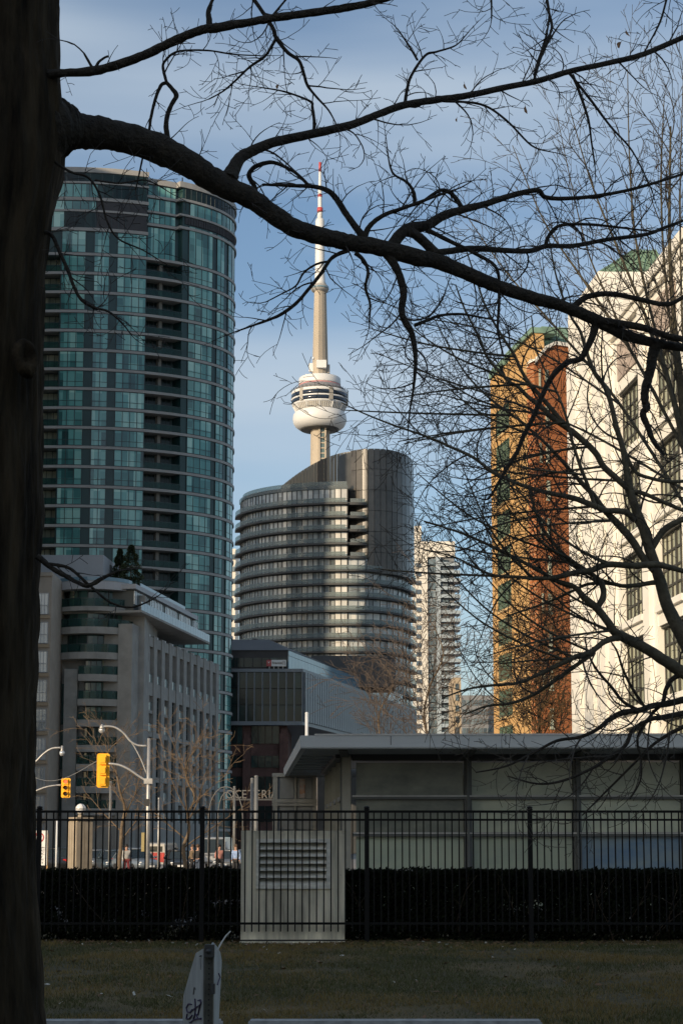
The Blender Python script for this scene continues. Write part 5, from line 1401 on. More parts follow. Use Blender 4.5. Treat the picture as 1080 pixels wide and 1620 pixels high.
# ------------------------------------------------------------------ vehicles
def make_car(label, px, D, rz, paint, tall=0.0, cat='car', name='parked_car', group='vehicles on the road', z=-.045):
    p = at(px, 1370, D); r = thing(name, (p.x, D, z), rz, label, cat, group)
    st = [(-2.22, .66, .48, .80), (-2.15, .80, .34, .93), (-1.9, .86, .27, .98), (-1.0, .885, .22, .97), (.2, .89, .21, .945), (1.0, .88, .22, .90), (1.7, .845, .27, .80), (2.05, .77, .34, .71), (2.2, .60, .42, .62)]
    b = MB(); n = 14
    for (x, w, z0, z1) in st:
        z1 += tall * .5
        for k in range(n):
            a = 2 * math.pi * k / n; ce, se = math.cos(a), math.sin(a)
            b.v.append((x, w * math.copysign(abs(ce) ** .38, ce), (z0 + z1) / 2 + (z1 - z0) / 2 * math.copysign(abs(se) ** .55, se)))
    for i in range(len(st) - 1):
        for k in range(n): j = (k + 1) % n; b.f.append((i*n+k, (i+1)*n+k, (i+1)*n+j, i*n+j)); b.m.append(0)
    b.f += [tuple(range(n)), tuple((len(st)-1)*n + k for k in reversed(range(n)))]; b.m += [0, 0]
    b.build('body', paint, r, smooth=True)
    zb, zt = .9 + tall * .45, 1.44 + tall
    cab = [(1.05, .76, zb), (.25, .60, zt - .04), (-1.0, .60, zt), (-1.75 - .2 * tall, .66, zb + .25), (-1.95 - .1 * tall, .78, zb)]
    rear = -1.25 - .5 * tall
    T = [(.22, .58), (rear, .58)]; Bs = [(1.05, .78), (-1.9, .79)]
    b = MB(); v = [(Bs[0][0], Bs[0][1], zb), (Bs[1][0], Bs[1][1], zb), (T[1][0], T[1][1], zt), (T[0][0], T[0][1], zt - .03)]
    v2 = [(x, -y, z_) for x, y, z_ in v]; b.v = v + v2
    b.f = [(0, 3, 2, 1), (4, 5, 6, 7), (0, 4, 7, 3), (1, 2, 6, 5)]; b.m = [0] * 4; b.build('windows', M['car_glass'], r)
    b = MB(); b.v = [(.3, .59, zt - .06), (rear - .05, .59, zt - .03), (rear - .05, -.59, zt - .03), (.3, -.59, zt - .06), (.15, .5, zt + .03), (rear + .1, .5, zt + .05), (rear + .1, -.5, zt + .05), (.15, -.5, zt + .03)]
    b.f = [(3,2,1,0),(4,5,6,7),(0,1,5,4),(1,2,6,5),(2,3,7,6),(3,0,4,7)]; b.m = [0]*6; b.build('roof', paint, r, smooth=True)
    for s in (1, -1):
        for (a, c) in (((1.06, .785, zb), (.22, .59, zt)), ((-1.92, .795, zb), (rear, .59, zt)), ((-.4, .80, zb), (-.45, .59, zt))):
            b = MB(); b.tube([(a[0], s * a[1], a[2]), (c[0], s * c[1], c[2])], .035, 5); b.build('pillar', paint, r)
        for x in (1.35, -1.35):
            t = MB(); t.lathe([(.2, -.1), (.3, -.1), (.325, -.06), (.325, .06), (.3, .1), (.2, .1)], 20); o = t.build('wheel', M['tyre'], r, loc=(x, s * .78, .325)); o.rotation_euler.x = math.pi / 2
            q = MB(); q.lathe([(.2, -.02), (.2, .085), (.06, .1), (.02, .1)], 14); k = q.build('rim', M['galv'], o); k.rotation_euler.x = 0 if s < 0 else math.pi
        b = MB(); b.sphere((0, 0, 0), .13, 10, sz=.6); o = b.build('headlight', M['head_lamp'], r, loc=(2.02, s * .58, .64 + tall * .3), smooth=True)
        b = MB(); b.box(-.04, .04, -.14, .14, -.08, .1); b.build('tail_light', M['tail_lamp'], r, loc=(-2.17, s * .6, .8 + tall * .3))
        b = MB(); b.sphere((0, 0, 0), .1, 8, sz=.7); b.build('mirror', paint, r, loc=(.8, s * .95, zb + .08), smooth=True)
    b = MB(); b.box(-.01, .02, -.26, .26, -.06, .06); b.build('number_plate', M['white'], r, loc=(2.21, 0, .47)); 
    b = MB(); b.box(-.02, .02, -.45, .45, -.06, .06); b.build('grille', M['black'], r, loc=(2.17, 0, .6))
    return r
def paint(n, c): return mat('paint_' + n, c, 0.3, 0.2, coat=0.6)
M['car_glass'] = mat('car_glass', (0.02, 0.028, 0.03), 0.06)
M['head_lamp'] = mat('head_lamp', (0.75, 0.74, 0.7), 0.1)
M['tail_lamp'] = mat('tail_lamp', (0.45, 0.02, 0.015), 0.3)
PB, PS, PR, PW, PG, PK = paint('blue_grey', (.05, .07, .09)), paint('silver', (.16, .19, .22)), paint('red', (.30, .02, .018)), paint('white', (.32, .32, .31)), paint('grey', (.14, .15, .16)), paint('black', (.018, .019, .02))
make_car('dark hatchback between trunk and gate pillar with red tail lights', 92, 104, R(95), PK, .12)
make_car('dark blue-grey car with headlights on facing the fence beside the left street tree', 178, 112, R(-75), PB)
make_car('silver-blue car with domed roof beside the lamp pole', 216, 108, R(-60), PS, .12)
make_car('black saloon in front of the second street tree', 283, 110, R(-80), PK)
make_car('grey saloon behind the people at the vent block', 365, 116, R(-100), PG)
make_car('dark car just right of the gate pillar', 150, 120, R(-70), PG)
def van(label, px, D, rz, m, m2, w=1.9, h=2.2, Ln=4.8):
    p = at(px, 1370, D); r = thing('delivery_van', (p.x, D, -.045), rz, label, 'van', 'vehicles on the road')
    b = MB(); hw = w / 2
    prof = [(-Ln/2, .4), (Ln/2 - .1, .4), (Ln/2, .55), (Ln/2 - .05, .95), (Ln/2 - .75, 1.15), (Ln/2 - 1.35, h - .1), (Ln/2 - 1.6, h), (-Ln/2 + .1, h), (-Ln/2, h - .1)]
    n = len(prof); ins = [1, 1, .97, .97, .97, .9, .88, .88, .9]
    b.v = [(x, -hw * ins[k], z) for k, (x, z) in enumerate(prof)] + [(x, hw * ins[k], z) for k, (x, z) in enumerate(prof)]
    b.f = [tuple(range(n)), tuple(range(2*n-1, n-1, -1))] + [(k, n+k, n+(k+1)%n, (k+1)%n) for k in range(n)]; b.m = [0]*len(b.f); b.build('body', m, r)
    b = MB(); x0, z0, x1, z1 = Ln/2 - .8, 1.2, Ln/2 - 1.32, h - .16
    b.v = [(x0 + .03, -hw*.86, z0), (x0 + .03, hw*.86, z0), (x1 + .03, hw*.8, z1), (x1 + .03, -hw*.8, z1)]; b.f = [(0,1,2,3)]; b.m = [0]; b.build('windscreen', M['car_glass'], r)
    b = MB(); b.box(-Ln/2 - .02, -Ln/2, -hw*.75, hw*.75, 1.3, h - .25); b.build('rear_window', M['car_glass'], r)
    b = MB(); b.box(-Ln/2 - .03, -Ln/2 - .0, -hw*.92, hw*.92, .55, 1.25); b.build('tailgate', m2, r)
    for s in (1, -1):
        b = MB(); b.box(x1 - .9, x0 - .35, s*hw*.96 - .01, s*hw*.96 + .01, 1.2, h - .35); b.build('side_window', M['car_glass'], r)
        b = MB(); b.box(-.03, .03, -.08, .08, -.15, .15); b.build('tail_light', M['tail_lamp'], r, loc=(-Ln/2 - .03, s*hw*.8, 1.0))
        b = MB(); b.sphere((0, 0, 0), .12, 8); b.build('headlight', M['head_lamp'], r, loc=(Ln/2 - .06, s*hw*.75, .8), smooth=True)
        b = MB(); b.box(-.05, .05, -.1, .1, -.15, .15); b.build('mirror', M['black'], r, loc=(x1 + .3, s*(hw + .12), 1.35))
        for x in (-Ln/2 + .9, Ln/2 - .9):
            t = MB(); t.lathe([(.2, -.1), (.33, -.1), (.35, 0), (.33, .1), (.2, .1)], 18); o = t.build('wheel', M['tyre'], r, loc=(x, s*(hw - .1), .35)); o.rotation_euler.x = math.pi/2
            q = MB(); q.lathe([(.2, -.02), (.2, .09), (.05, .1)], 12); k = q.build('rim', M['galv'], o); k.rotation_euler.x = 0 if s < 0 else math.pi
    return r
van('white van with red tailgate seen from behind through the fence', 256, 128, R(80), PW, PR, 1.95, 1.95)
van('white delivery van facing the fence behind the pedestrians', 341, 132, R(-95), PW, PW, 2.0, 2.4)

# ------------------------------------------------------------------ people on the far pavement
def skinned(name, verts, edges, rad, m, parent, root=0, sub=2):
    me = bpy.data.meshes.new(name); me.from_pydata(verts, edges, []); me.materials.append(m); o = link(name, me, parent)
    sk = o.modifiers.new('skin', 'SKIN'); sk.use_smooth_shade = True
    for k, d in enumerate(me.skin_vertices[0].data):
        q = rad[k]; d.radius = q if isinstance(q, tuple) else (q, q); d.use_root = (k == root); 
    s = o.modifiers.new('sub', 'SUBSURF'); s.levels = sub; s.render_levels = sub
    return o
def person(px, D, rz, label, top, legs_m, hair_m, stride=.18, bag=None):
    p = at(px, 1375, D); r = thing('person', (p.x, D, -.045), rz, label, 'person', 'people on the far pavement')
    # joints: pelvis, waist, chest, neck, head base, head top, shoulders, elbows, wrists, hands, hips, knees, ankles, toes ; facing -y
    s = stride
    V = [(0,0,.95),(0,0,1.12),(0,-.01,1.34),(0,0,1.47),(0,-.01,1.55),(0,-.02,1.68),
         (.17,0,1.40),(.24,.05 + s*.3,1.14),(.22,-.06 + s*.6,.92),(.21,-.09 + s*.65,.84),
         (-.17,0,1.40),(-.24,.05 - s*.3,1.14),(-.22,-.06 - s*.6,.92),(-.21,-.09 - s*.65,.84),
         (.09,0,.90),(.10,-.05 - s*.6,.50),(.10,.03 - s*1.1,.09),(.10,-.12 - s*1.1,.04),
         (-.09,0,.90),(-.10,-.05 + s*.5,.50),(-.10,.05 + s*1.2,.10),(-.10,-.09 + s*1.2,.05)]
    E = [(0,1),(1,2),(2,3),(3,4),(4,5),(2,6),(6,7),(7,8),(8,9),(2,10),(10,11),(11,12),(12,13),(0,14),(14,15),(15,16),(16,17),(0,18),(18,19),(19,20),(20,21)]
    Rd = [(.13,.1),(.12,.09),(.15,.1),.05,.075,.085,.065,.045,.033,.035,.065,.045,.033,.035,.085,.058,.038,.035,.085,.058,.038,.035]
    skinned('body', V, E, Rd, M['skin'], r)
    ids = [0,1,2,6,7,8,10,11,12]; mp_ = {k: i for i, k in enumerate(ids)}
    skinned('jacket', [V[k] for k in ids], [(mp_[a], mp_[b]) for a, b in E if a in mp_ and b in mp_], [(.17,.135),(.16,.12),(.18,.13),.088,.066,.052,.088,.066,.052], top, r)
    ids = [0,14,15,16,18,19,20]; mp_ = {k: i for i, k in enumerate(ids)}
    skinned('trousers', [V[k] for k in ids], [(mp_[a], mp_[b]) for a, b in E if a in mp_ and b in mp_], [(.15,.12),.105,.078,.06,.105,.078,.06], legs_m, r)
    b = MB(); b.sphere((0, .015, 1.70), .112, 14, sz=1.1)
    b.v = [(x, max(y, -.055) if z < 1.74 else y, max(z, 1.63)) for x, y, z in b.v]; b.build('hair', hair_m, r, smooth=True)
    for k in (17, 21):
        x, y, z = V[k]; b = MB(); b.sphere((x, y + .06, z + .01), .062, 10, sz=.8); b.v = [(a, y + .06 + (c - y - .06) * 2.0, max(0.0, d)) for a, c, d in b.v]; b.build('shoe', M['black'], r, smooth=True)
    b = MB(); b.lathe([(.014, 0), (.002, .03)], 8); o = b.build('nose', M['skin'], r, loc=(0, -.10, 1.635)); o.rotation_euler.x = R(90)
    for x in (.032, -.032): b = MB(); b.sphere((x, -.10, 1.665), .011, 6); b.build('eye', M['black'], r)
    b = MB(); b.box(-.025, .025, -.106, -.09, 1.595, 1.603); b.build('mouth', M['red_band'], r)
    for x in (.088, -.088): b = MB(); b.sphere((x, .0, 1.65), .025, 8, sz=1.3); b.build('ear', M['skin'], r, smooth=True)
def cloth(n, c): return mat('cloth_' + n, c, 0.85, var=0.15, scale=8)
CW, CR, CK, CP_, CB, CD, CT = cloth('white', (.4, .39, .37)), cloth('red', (.14, .02, .025)), cloth('black', (.02, .02, .022)), cloth('pink', (.55, .25, .2)), cloth('blue', (.26, .36, .58)), cloth('denim', (.05, .07, .11)), cloth('brown', (.14, .10, .06))
HB, HK = mat('hair_brown', (.07, .04, .022), .7), mat('hair_black', (.015, .013, .012), .6)
person(200, 96, R(20), 'person in white top and dark red trousers walking beside the street tree', CW, CR, HK)
person(304, 98, R(-60), 'person in brown jacket beside the second street tree', CT, CK, HB)
person(313, 95, R(150), 'person in dark jacket seen from behind near the black fence post', CK, CD, HB, .1)
person(347, 97, R(30), 'person in pink top and black trousers left of the vent block', CP_, CK, HK)
person(373, 96, R(-10), 'person in blue shirt partly hidden by the vent block', CB, CK, HB, .05)

# ------------------------------------------------------------------ trees
def cr(pts, sub=5):
    return smooth_pts([Vector(p) for p in pts], sub)
class Twigs:
    def __init__(s, seed, seg=.06, wig=.22, up=.05, ang=(35, 65), depth=45, rmin=.0016, curl=.12):
        s.curl = curl
        s.mb = MB(); s.rg = random.Random(seed); s.seg = seg; s.wig = wig; s.up = up; s.ang = ang; s.dep = depth; s.rmin = rmin
    def child_dir(s, t, sgn):
        rg = s.rg; view = Vector((0, 1, 0)); side = t.cross(view)
        side = side.normalized() * sgn if side.length > .05 else Vector((sgn, 0, 0))
        ph = R(rg.uniform(-s.dep, s.dep)); out = side * math.cos(ph) + view * math.sin(ph)
        a = R(rg.uniform(*s.ang)); return (t * math.cos(a) + out * math.sin(a)).normalized()
    def grow(s, p, d, L, r, spec, lvl=0):
        """spec: for each level (spacing, min length, max length)"""
        rg = s.rg; n = max(4, min(16, int(L / s.seg))); st = L / n; pts = [p.copy()]; rad = [r]; d = d.normalized(); dirs = [d]
        bend = rg.gauss(0, s.curl)
        for k in range(n):
            d = (d + Vector((rg.gauss(0, s.wig) + 0, rg.gauss(0, s.wig * .7), rg.gauss(0, s.wig) + s.up)) * .6 + d.cross(Vector((0, 1, 0))) * bend).normalized()
            pts.append(pts[-1] + d * st); dirs.append(d); rad.append(max(s.rmin, r * (1 - .78 * (k + 1) / n)))
        s.mb.tube(pts, rad, 5 if r > .008 else (4 if r > .004 else 3), cap=False)
        if lvl < len(spec):
            sp, l0, l1 = spec[lvl]; dist = L * rg.uniform(.12, .28); sg = 1 if rg.random() < .5 else -1
            while dist < L * .97:
                k = min(n - 1, int(dist / st)); fr = dist / st - k; q = pts[k].lerp(pts[k + 1], fr); sg = -sg
                l = rg.uniform(l0, l1) * (1 - .5 * dist / L); rr_ = max(s.rmin, min(rad[k] * .62, .0025 + l * .008))
                s.grow(q, s.child_dir(dirs[k], sg), l, rr_, spec, lvl + 1); dist += sp * rg.uniform(.6, 1.5)
        return pts
    def along(s, pts, rads, spacing, l0, l1, spec, start=.08, r0=None, upbias=0.0, sides=(1, -1)):
        rg = s.rg; acc = [0.0]
        for a, b in zip(pts, pts[1:]): acc.append(acc[-1] + (b - a).length)
        L = acc[-1]; dist = L * start; k = 0; sg = rg.choice(sides)
        while dist < L:
            while acc[k + 1] < dist: k += 1
            fr = (dist - acc[k]) / max(1e-6, acc[k + 1] - acc[k]); q = pts[k].lerp(pts[k + 1], fr); t = (pts[k + 1] - pts[k]).normalized()
            sg = -sg if len(sides) > 1 else sg
            d = s.child_dir(t, sg) + Vector((0, 0, upbias)); l = rg.uniform(l0, l1)
            s.grow(q, d, l, r0 or max(s.rmin, min(rads[k] * .6, .003 + l * .008)), spec, 0); dist += spacing * rg.uniform(.5, 1.5)
def traced(lst, D, dz=None, sub=5):
    """list of (px, py, radius px) -> smoothed world points and radii; dz gives depth along the branch"""
    n = len(lst); P = []; Rr = []
    for i, (x, y, r) in enumerate(lst):
        d = D + (dz(i / max(1, n - 1)) if dz else 0); w = at(x, y, d); P.append(w); Rr.append(r * d / FPX)
    Q = cr(P, sub); RR = []
    for i in range(n - 1):
        for k in range(sub): RR.append(Rr[i] + (Rr[i + 1] - Rr[i]) * k / sub)
    RR.append(Rr[-1]); return Q, RR
def knobbly(mb, pts, rad, n, amp, seed, fr=3.0):
    i0 = len(mb.v); mb.tube(pts, rad, n); m = len(pts)
    for a in range(m):
        for b in range(n):
            v = Vector(mb.v[i0 + a * n + b]); c = pts[a]; k = 1 + amp * noise.noise(v * fr / max(.02, rad[a]) * .35 + Vector((seed, 0, 0)))
            mb.v[i0 + a * n + b] = tuple(c + (v - c) * k)

def attach(pts, start, d0, reach=30):
    """depth shift that puts a branch's first point on the wood it grows from"""
    best, bd = None, reach
    for (q, y) in pts:
        e = math.hypot(q[0] - start[0], q[1] - start[1])
        if e < bd: best, bd = y, e
    return 0.0 if best is None else best - d0
# the big near tree at the left
def near_tree():
    D = 9.0; base = at(-50, 1820, D)
    root = thing('bare_tree', (base.x, D, 0), 0, 'large dark bare tree filling the left edge with a limb across the frame', 'tree')
    mv = Vector((base.x, D, 0))
    tp, tr = traced([(-48, 1860, 190), (-50, 1790, 150), (-50, 1700, 122), (-50, 1560, 114), (-50, 1400, 107), (-52, 1250, 105), (-52, 1100, 106), (-48, 950, 109), (-42, 800, 107), (-40, 650, 108), (-38, 540, 107), (-34, 430, 107), (-28, 340, 114), (-20, 260, 121), (-14, 190, 116), (-14, 110, 110), (-18, 20, 116), (-26, -90, 112), (-44, -230, 105), (-60, -420, 95), (-70, -650, 70)], D, sub=14)
    mb = MB(); n = 110; i0 = 0; mb.tube([p - mv for p in tp], tr, n)
    for i in range(len(mb.v)):                       # ridged bark
        a, b = divmod(i, n); c = tp[a] - mv; v = Vector(mb.v[i]); an = 2 * math.pi * b / n
        wv = noise.noise((math.cos(an) * 3, math.sin(an) * 3, v.z * 1.1)) * .35; rid = (abs(noise.noise((math.cos(an + wv) * 8, math.sin(an + wv) * 8, v.z * 1.3))) - .2) * .10 + noise.noise((math.cos(an) * 17, math.sin(an) * 17, v.z * 4.5)) * .035 + noise.noise((math.cos(an) * 1.5, math.sin(an) * 1.5, v.z * .5)) * .03
        mb.v[i] = tuple(c + (v - c) * (1 + rid))
    mb.build('trunk', M['bark'], root, smooth=True)
    kn = at(44, 563, D - .36) - mv                    # knot hole
    mb = MB(); mb.lathe([(.012, -.03), (.03, -.005), (.045, .012), (.06, .005), (.075, -.03)], 16); o = mb.build('knot', M['bark'], root, loc=kn, smooth=True); o.rotation_euler = (R(75), 0, R(35)); o.scale = (1, 1.6, 1)
    tw = Twigs(5, seg=.035, wig=.13, up=.02, ang=(28, 62), depth=50, rmin=.0018, curl=.12)
    spec = [(.105, .07, .28), (.075, .04, .13)]
    all_pts = [(proj(p), p.y) for p in tp]
    def limb(lst, dz=None, n=10, amp=.10, twigs=None, seed=0, sub=6, start=.08, r0=None, l=(.12, .45), upb=0.0, m='bark_limb', kn=True, sp=spec):
        P, Rr = traced(lst, D + attach(all_pts, lst[0], D + (dz(0) if dz else 0)), dz, sub); Q = [p - mv for p in P]
        all_pts.extend((proj(p), p.y) for p in P[2:])
        if lst[-1][2] <= 1.8: tw.grow(Q[-1], Q[-1] - Q[-3], tw.rg.uniform(.12, .3), max(.0024, Rr[-1]), spec[1:], 0)
        mb = MB()
        if kn: knobbly(mb, Q, Rr, n, amp, seed)
        else: mb.tube(Q, Rr, n)
        mb.build('branch', M[m], root, smooth=True)
        if twigs: tw.along(Q, Rr, twigs, l[0], l[1], sp, start, r0, upb)
        return P
    limb([(0, 225, 70), (50, 210, 66), (80, 204, 56), (94, 203, 48), (104, 204, 41), (114, 206, 34), (127, 208, 29), (160, 211, 26.5), (190, 216, 25), (225, 226, 24.5), (257, 238, 24), (303, 262, 22), (330, 280, 20.5), (362, 298, 19), (397, 314, 17), (430, 338, 15.5), (463, 359, 15), (497, 371, 14.5), (530, 379, 14), (565, 386, 13.5), (597, 391, 13.5), (630, 399, 14), (663, 408, 14), (690, 413, 12.5), (730, 429, 11.5), (769, 446, 11), (810, 461, 10.5), (849, 473, 10.5), (880, 481, 9.5), (909, 492, 9.5), (935, 503, 10), (960, 516, 9.5), (991, 531, 9), (1037, 543, 8), (1085, 551, 6.5), (1150, 560, 5)], lambda t: .9 * t, 24, .13, .16, 1, l=(.10, .4), start=.2)
    limb([(930, 502, 8), (960, 509, 6.5), (1010, 517, 6), (1050, 530, 5.5), (1085, 538, 5)], lambda t: .75, 8, .1, .1, 2)
    limb([(362, 285, 16), (370, 266, 11.5), (380, 250, 10), (397, 240, 9), (430, 226, 8), (470, 217, 7.5), (520, 206, 7), (560, 196, 6.5), (600, 180, 6), (640, 166, 6), (690, 158, 5.6), (740, 151, 5.2), (800, 138, 5), (850, 128, 4.8), (900, 113, 4.6), (960, 100, 4.5), (1010, 88, 4.5), (1050, 72, 4.4), (1100, 50, 4.2)], lambda t: -.05 + .6 * t, 10, .1, .13, 3, l=(.12, .5))
    limb([(20, 122, 10), (60, 119, 8), (95, 116, 7), (150, 112, 7.5), (200, 98, 7.5), (240, 82, 7.5), (280, 63, 7.5), (320, 47, 7), (340, 44, 8), (390, 36, 6.5), (430, 29, 6.5), (480, 22, 6.5), (530, 15, 6.5), (570, 8, 6), (620, -6, 5.5), (700, -40, 5)], lambda t: -.1 - .5 * t, 10, .22, .3, 4, l=(.05, .2), start=.12)
    limb([(332, 46, 6), (331, 30, 5), (330, 18, 4), (334, 5, 3), (342, -12, 2.5)], None, 8, .2, None, 5)
    limb([(388, -20, 3.2), (415, 18, 3.4), (432, 45, 3.6), (437, 60, 3.6), (455, 83, 3.2), (473, 96, 3), (481, 118, 2.8), (487, 136, 2.6), (502, 155, 2), (520, 175, 1.5), (535, 203, 1)], lambda t: -.2, 7, .15, .08, 6, l=(.1, .38))
    limb([(437, 60, 3), (428, 76, 2.8), (418, 90, 2.4), (395, 106, 2.2), (372, 128, 1.8), (352, 145, 1.5), (330, 157, 1)], lambda t: -.2, 6, .15, .07, 7, l=(.08, .25))
    limb([(266, 222, 4.5), (263, 200, 4.2), (265, 182, 4), (272, 165, 3.8), (279, 151, 4.2), (272, 140, 3.6), (264, 131, 3.4)], lambda t: -.1, 8, .15, None, 8)
    limb([(264, 131, 3.2), (256, 134, 3), (249, 148, 2.8), (243, 168, 2.6), (238, 192, 2.4), (236, 207, 2.2), (228, 240, 1.8), (222, 268, 1.4), (215, 300, 1.1)], lambda t: -.12, 6, .15, .1, 9, l=(.06, .2))
    limb([(264, 131, 2.8), (259, 112, 2.6), (259, 100, 2.4), (272, 86, 2.2), (290, 80, 1.8), (330, 80, 1.6), (370, 86, 1.4), (410, 88, 1)], lambda t: -.1, 6, .15, .07, 10, l=(.08, .3))
    limb([(578, 380, 7), (560, 356, 5.5), (545, 335, 5.2), (530, 312, 5), (515, 300, 4.2), (495, 295, 3.6), (470, 294, 3.2), (445, 293, 2.8), (415, 292, 2.2)], lambda t: .1, 8, .12, .09, 11, l=(.1, .4))
    limb([(490, 296, 3), (478, 283, 2.8), (462, 270, 2.6), (436, 258, 3.2), (420, 258, 3.6), (402, 265, 4), (394, 278, 4.2), (402, 294, 4), (405, 305, 4)], lambda t: .05, 7, .12, .09, 12, l=(.1, .35))
    limb([(575, 378, 6), (583, 360, 4.4), (595, 348, 4), (612, 338, 3.6), (630, 332, 3.4), (655, 323, 3), (690, 310, 2.2), (720, 300, 1.6)], lambda t: .15, 7, .12, .09, 13, l=(.1, .4))
    limb([(655, 325, 3), (655, 310, 3.5), (650, 296, 2.6), (640, 286, 2.2), (622, 275, 1.8), (615, 255, 1.4), (612, 232, 1)], lambda t: .15, 6, .2, .08, 14, l=(.08, .3))
    limb([(617, 395, 11), (632, 372, 9.5), (650, 360, 9), (674, 357, 8.5), (702, 341, 7.5), (730, 332, 6.5), (769, 322, 5.5), (809, 309, 4.8), (849, 301, 4.2), (862, 312, 3.8), (897, 314, 3.4), (949, 309, 3), (1008, 297, 2.6), (1090, 272, 2)], lambda t: .2 + .5 * t, 9, .12, .08, 15, l=(.12, .5))
    limb([(640, 366, 8), (655, 370, 8), (672, 384, 8), (690, 402, 8)], lambda t: .25, 9, .12, None, 16)
    limb([(688, 400, 6), (720, 396, 5.5), (750, 393, 5.2), (795, 396, 4.8), (837, 397, 4.5), (865, 389, 4.2), (905, 389, 4), (960, 379, 3.6), (1020, 371, 3.2), (1048, 361, 2.8), (1090, 345, 2.2)], lambda t: .3 + .5 * t, 8, .12, .08, 17, l=(.12, .5))
    limb([(862, 390, 3.4), (868, 372, 3.2), (885, 357, 3), (929, 355, 2.6), (980, 360, 2), (1030, 366, 1.4)], lambda t: .6, 6, .12, .07, 18, l=(.1, .4))
    limb([(732, 332, 4.2), (722, 316, 4), (710, 304, 3.6), (694, 302, 3.2), (666, 320, 2.6), (640, 328, 2)], lambda t: .25, 7, .15, .08, 19, l=(.1, .35))
    limb([(674, 363, 4), (710, 381, 3.4), (753, 402, 3), (785, 425, 2.8), (789, 473, 2.6), (787, 521, 2), (795, 560, 1.4)], lambda t: .4, 6, .12, .08, 20, l=(.1, .4))
    limb([(905, 487, 6), (920, 474, 5), (937, 467, 4.6), (968, 465, 4.4), (1008, 473, 4.2), (1045, 481, 4), (1064, 479, 3.6), (1092, 462, 3)], lambda t: .8, 8, .12, .07, 21, l=(.1, .4))
    limb([(612, 402, 8), (624, 420, 6.8), (633, 440, 6.2), (638, 465, 6), (635, 490, 5.6), (640, 508, 5.6), (650, 525, 5), (655, 548, 4.5), (657, 574, 3.4), (654, 612, 2.2), (648, 650, 1.5), (645, 680, 1)], lambda t: .25, 8, .16, .07, 22, l=(.12, .5))
    limb([(655, 515, 3), (675, 507, 2.8), (697, 499, 2.4), (730, 497, 2), (765, 503, 1.5)], lambda t: .3, 6, .12, .07, 23, l=(.1, .35))
    limb([(552, 396, 4), (535, 402, 3.4), (522, 411, 3.2), (508, 432, 3.1), (490, 455, 3), (468, 480, 3), (445, 497, 2.9), (425, 506, 2.4), (400, 515, 1.8), (372, 525, 1.2)], lambda t: .1, 7, .14, .09, 24, l=(.1, .35))
    limb([(522, 413, 2.2), (500, 418, 2), (480, 432, 1.8), (468, 452, 1.6), (445, 465, 1.2), (420, 478, 1)], lambda t: .1, 5, .14, .08, 25, l=(.08, .25))
    limb([(562, 400, 4.2), (575, 412, 3), (582, 430, 2.8), (578, 455, 2.6), (585, 480, 2), (584, 508, 1.2)], lambda t: .15, 6, .14, .08, 26, l=(.08, .3))
    limb([(1037, 543, 10), (1031, 566, 8.4), (1027, 590, 7.6), (1020, 615, 7), (1019, 632, 6.6), (1022, 645, 6.2), (1016, 655, 5.6), (1024, 676, 4.8), (1034, 700, 4), (1050, 720, 3)], lambda t: .8, 9, .2, .07, 27, l=(.1, .4))
    limb([(943, 508, 7.5), (937, 530, 5.8), (928, 550, 5.2), (917, 568, 5), (898, 573, 4.8), (880, 587, 4.6), (866, 607, 4.4), (855, 631, 4.2), (841, 664, 4), (828, 689, 3.8), (816, 718, 3.4), (797, 748, 2.8), (780, 778, 2.2), (770, 790, 1.5), (757, 788, 1)], lambda t: .75, 8, .12, .10, 28, l=(.1, .35))
    limb([(60, 365, 4), (82, 372, 3.2), (95, 400, 3), (108, 428, 3), (118, 455, 2.8), (130, 475, 2.6), (150, 487, 2.2), (172, 493, 1.8), (195, 513, 1.3), (208, 530, .9)], lambda t: -.1, 6, .16, .07, 29, l=(.08, .3))
    limb([(60, 880, 6), (80, 897, 4.2), (100, 909, 3.8), (120, 920, 3.4), (138, 927, 3.6), (152, 921, 4), (166, 913, 3), (188, 903, 1.6)], lambda t: -.1, 7, .24, None, 30)
    limb([(72, 892, 3), (92, 894, 2.8), (112, 900, 2.6), (132, 917, 2.4), (150, 933, 2.2), (175, 953, 2), (205, 961, 1.7), (232, 953, 1.3), (250, 943, 1)], lambda t: -.12, 6, .2, .2, 31, l=(.05, .14))
    limb([(85, 255, 2.6), (112, 272, 2.2), (140, 281, 2), (158, 308, 2), (170, 350, 1.8), (188, 378, 1.6), (225, 395, 1.2), (250, 410, .9)], lambda t: -.12, 5, .14, .08, 32, l=(.08, .3))
    limb([(150, 285, 1.8), (190, 290, 1.6), (230, 285, 1.3), (262, 300, 1)], lambda t: -.12, 5, .14, .08, 33, l=(.06, .2))
    limb([(150, 113, 4), (144, 103, 2.4), (133, 84, 1.8)], lambda t: -.12, 6, .14, None, 34); limb([(150, 112, 4), (156, 99, 2.4), (166, 91, 2), (172, 89, 2)], lambda t: -.12, 6, .14, None, 35)
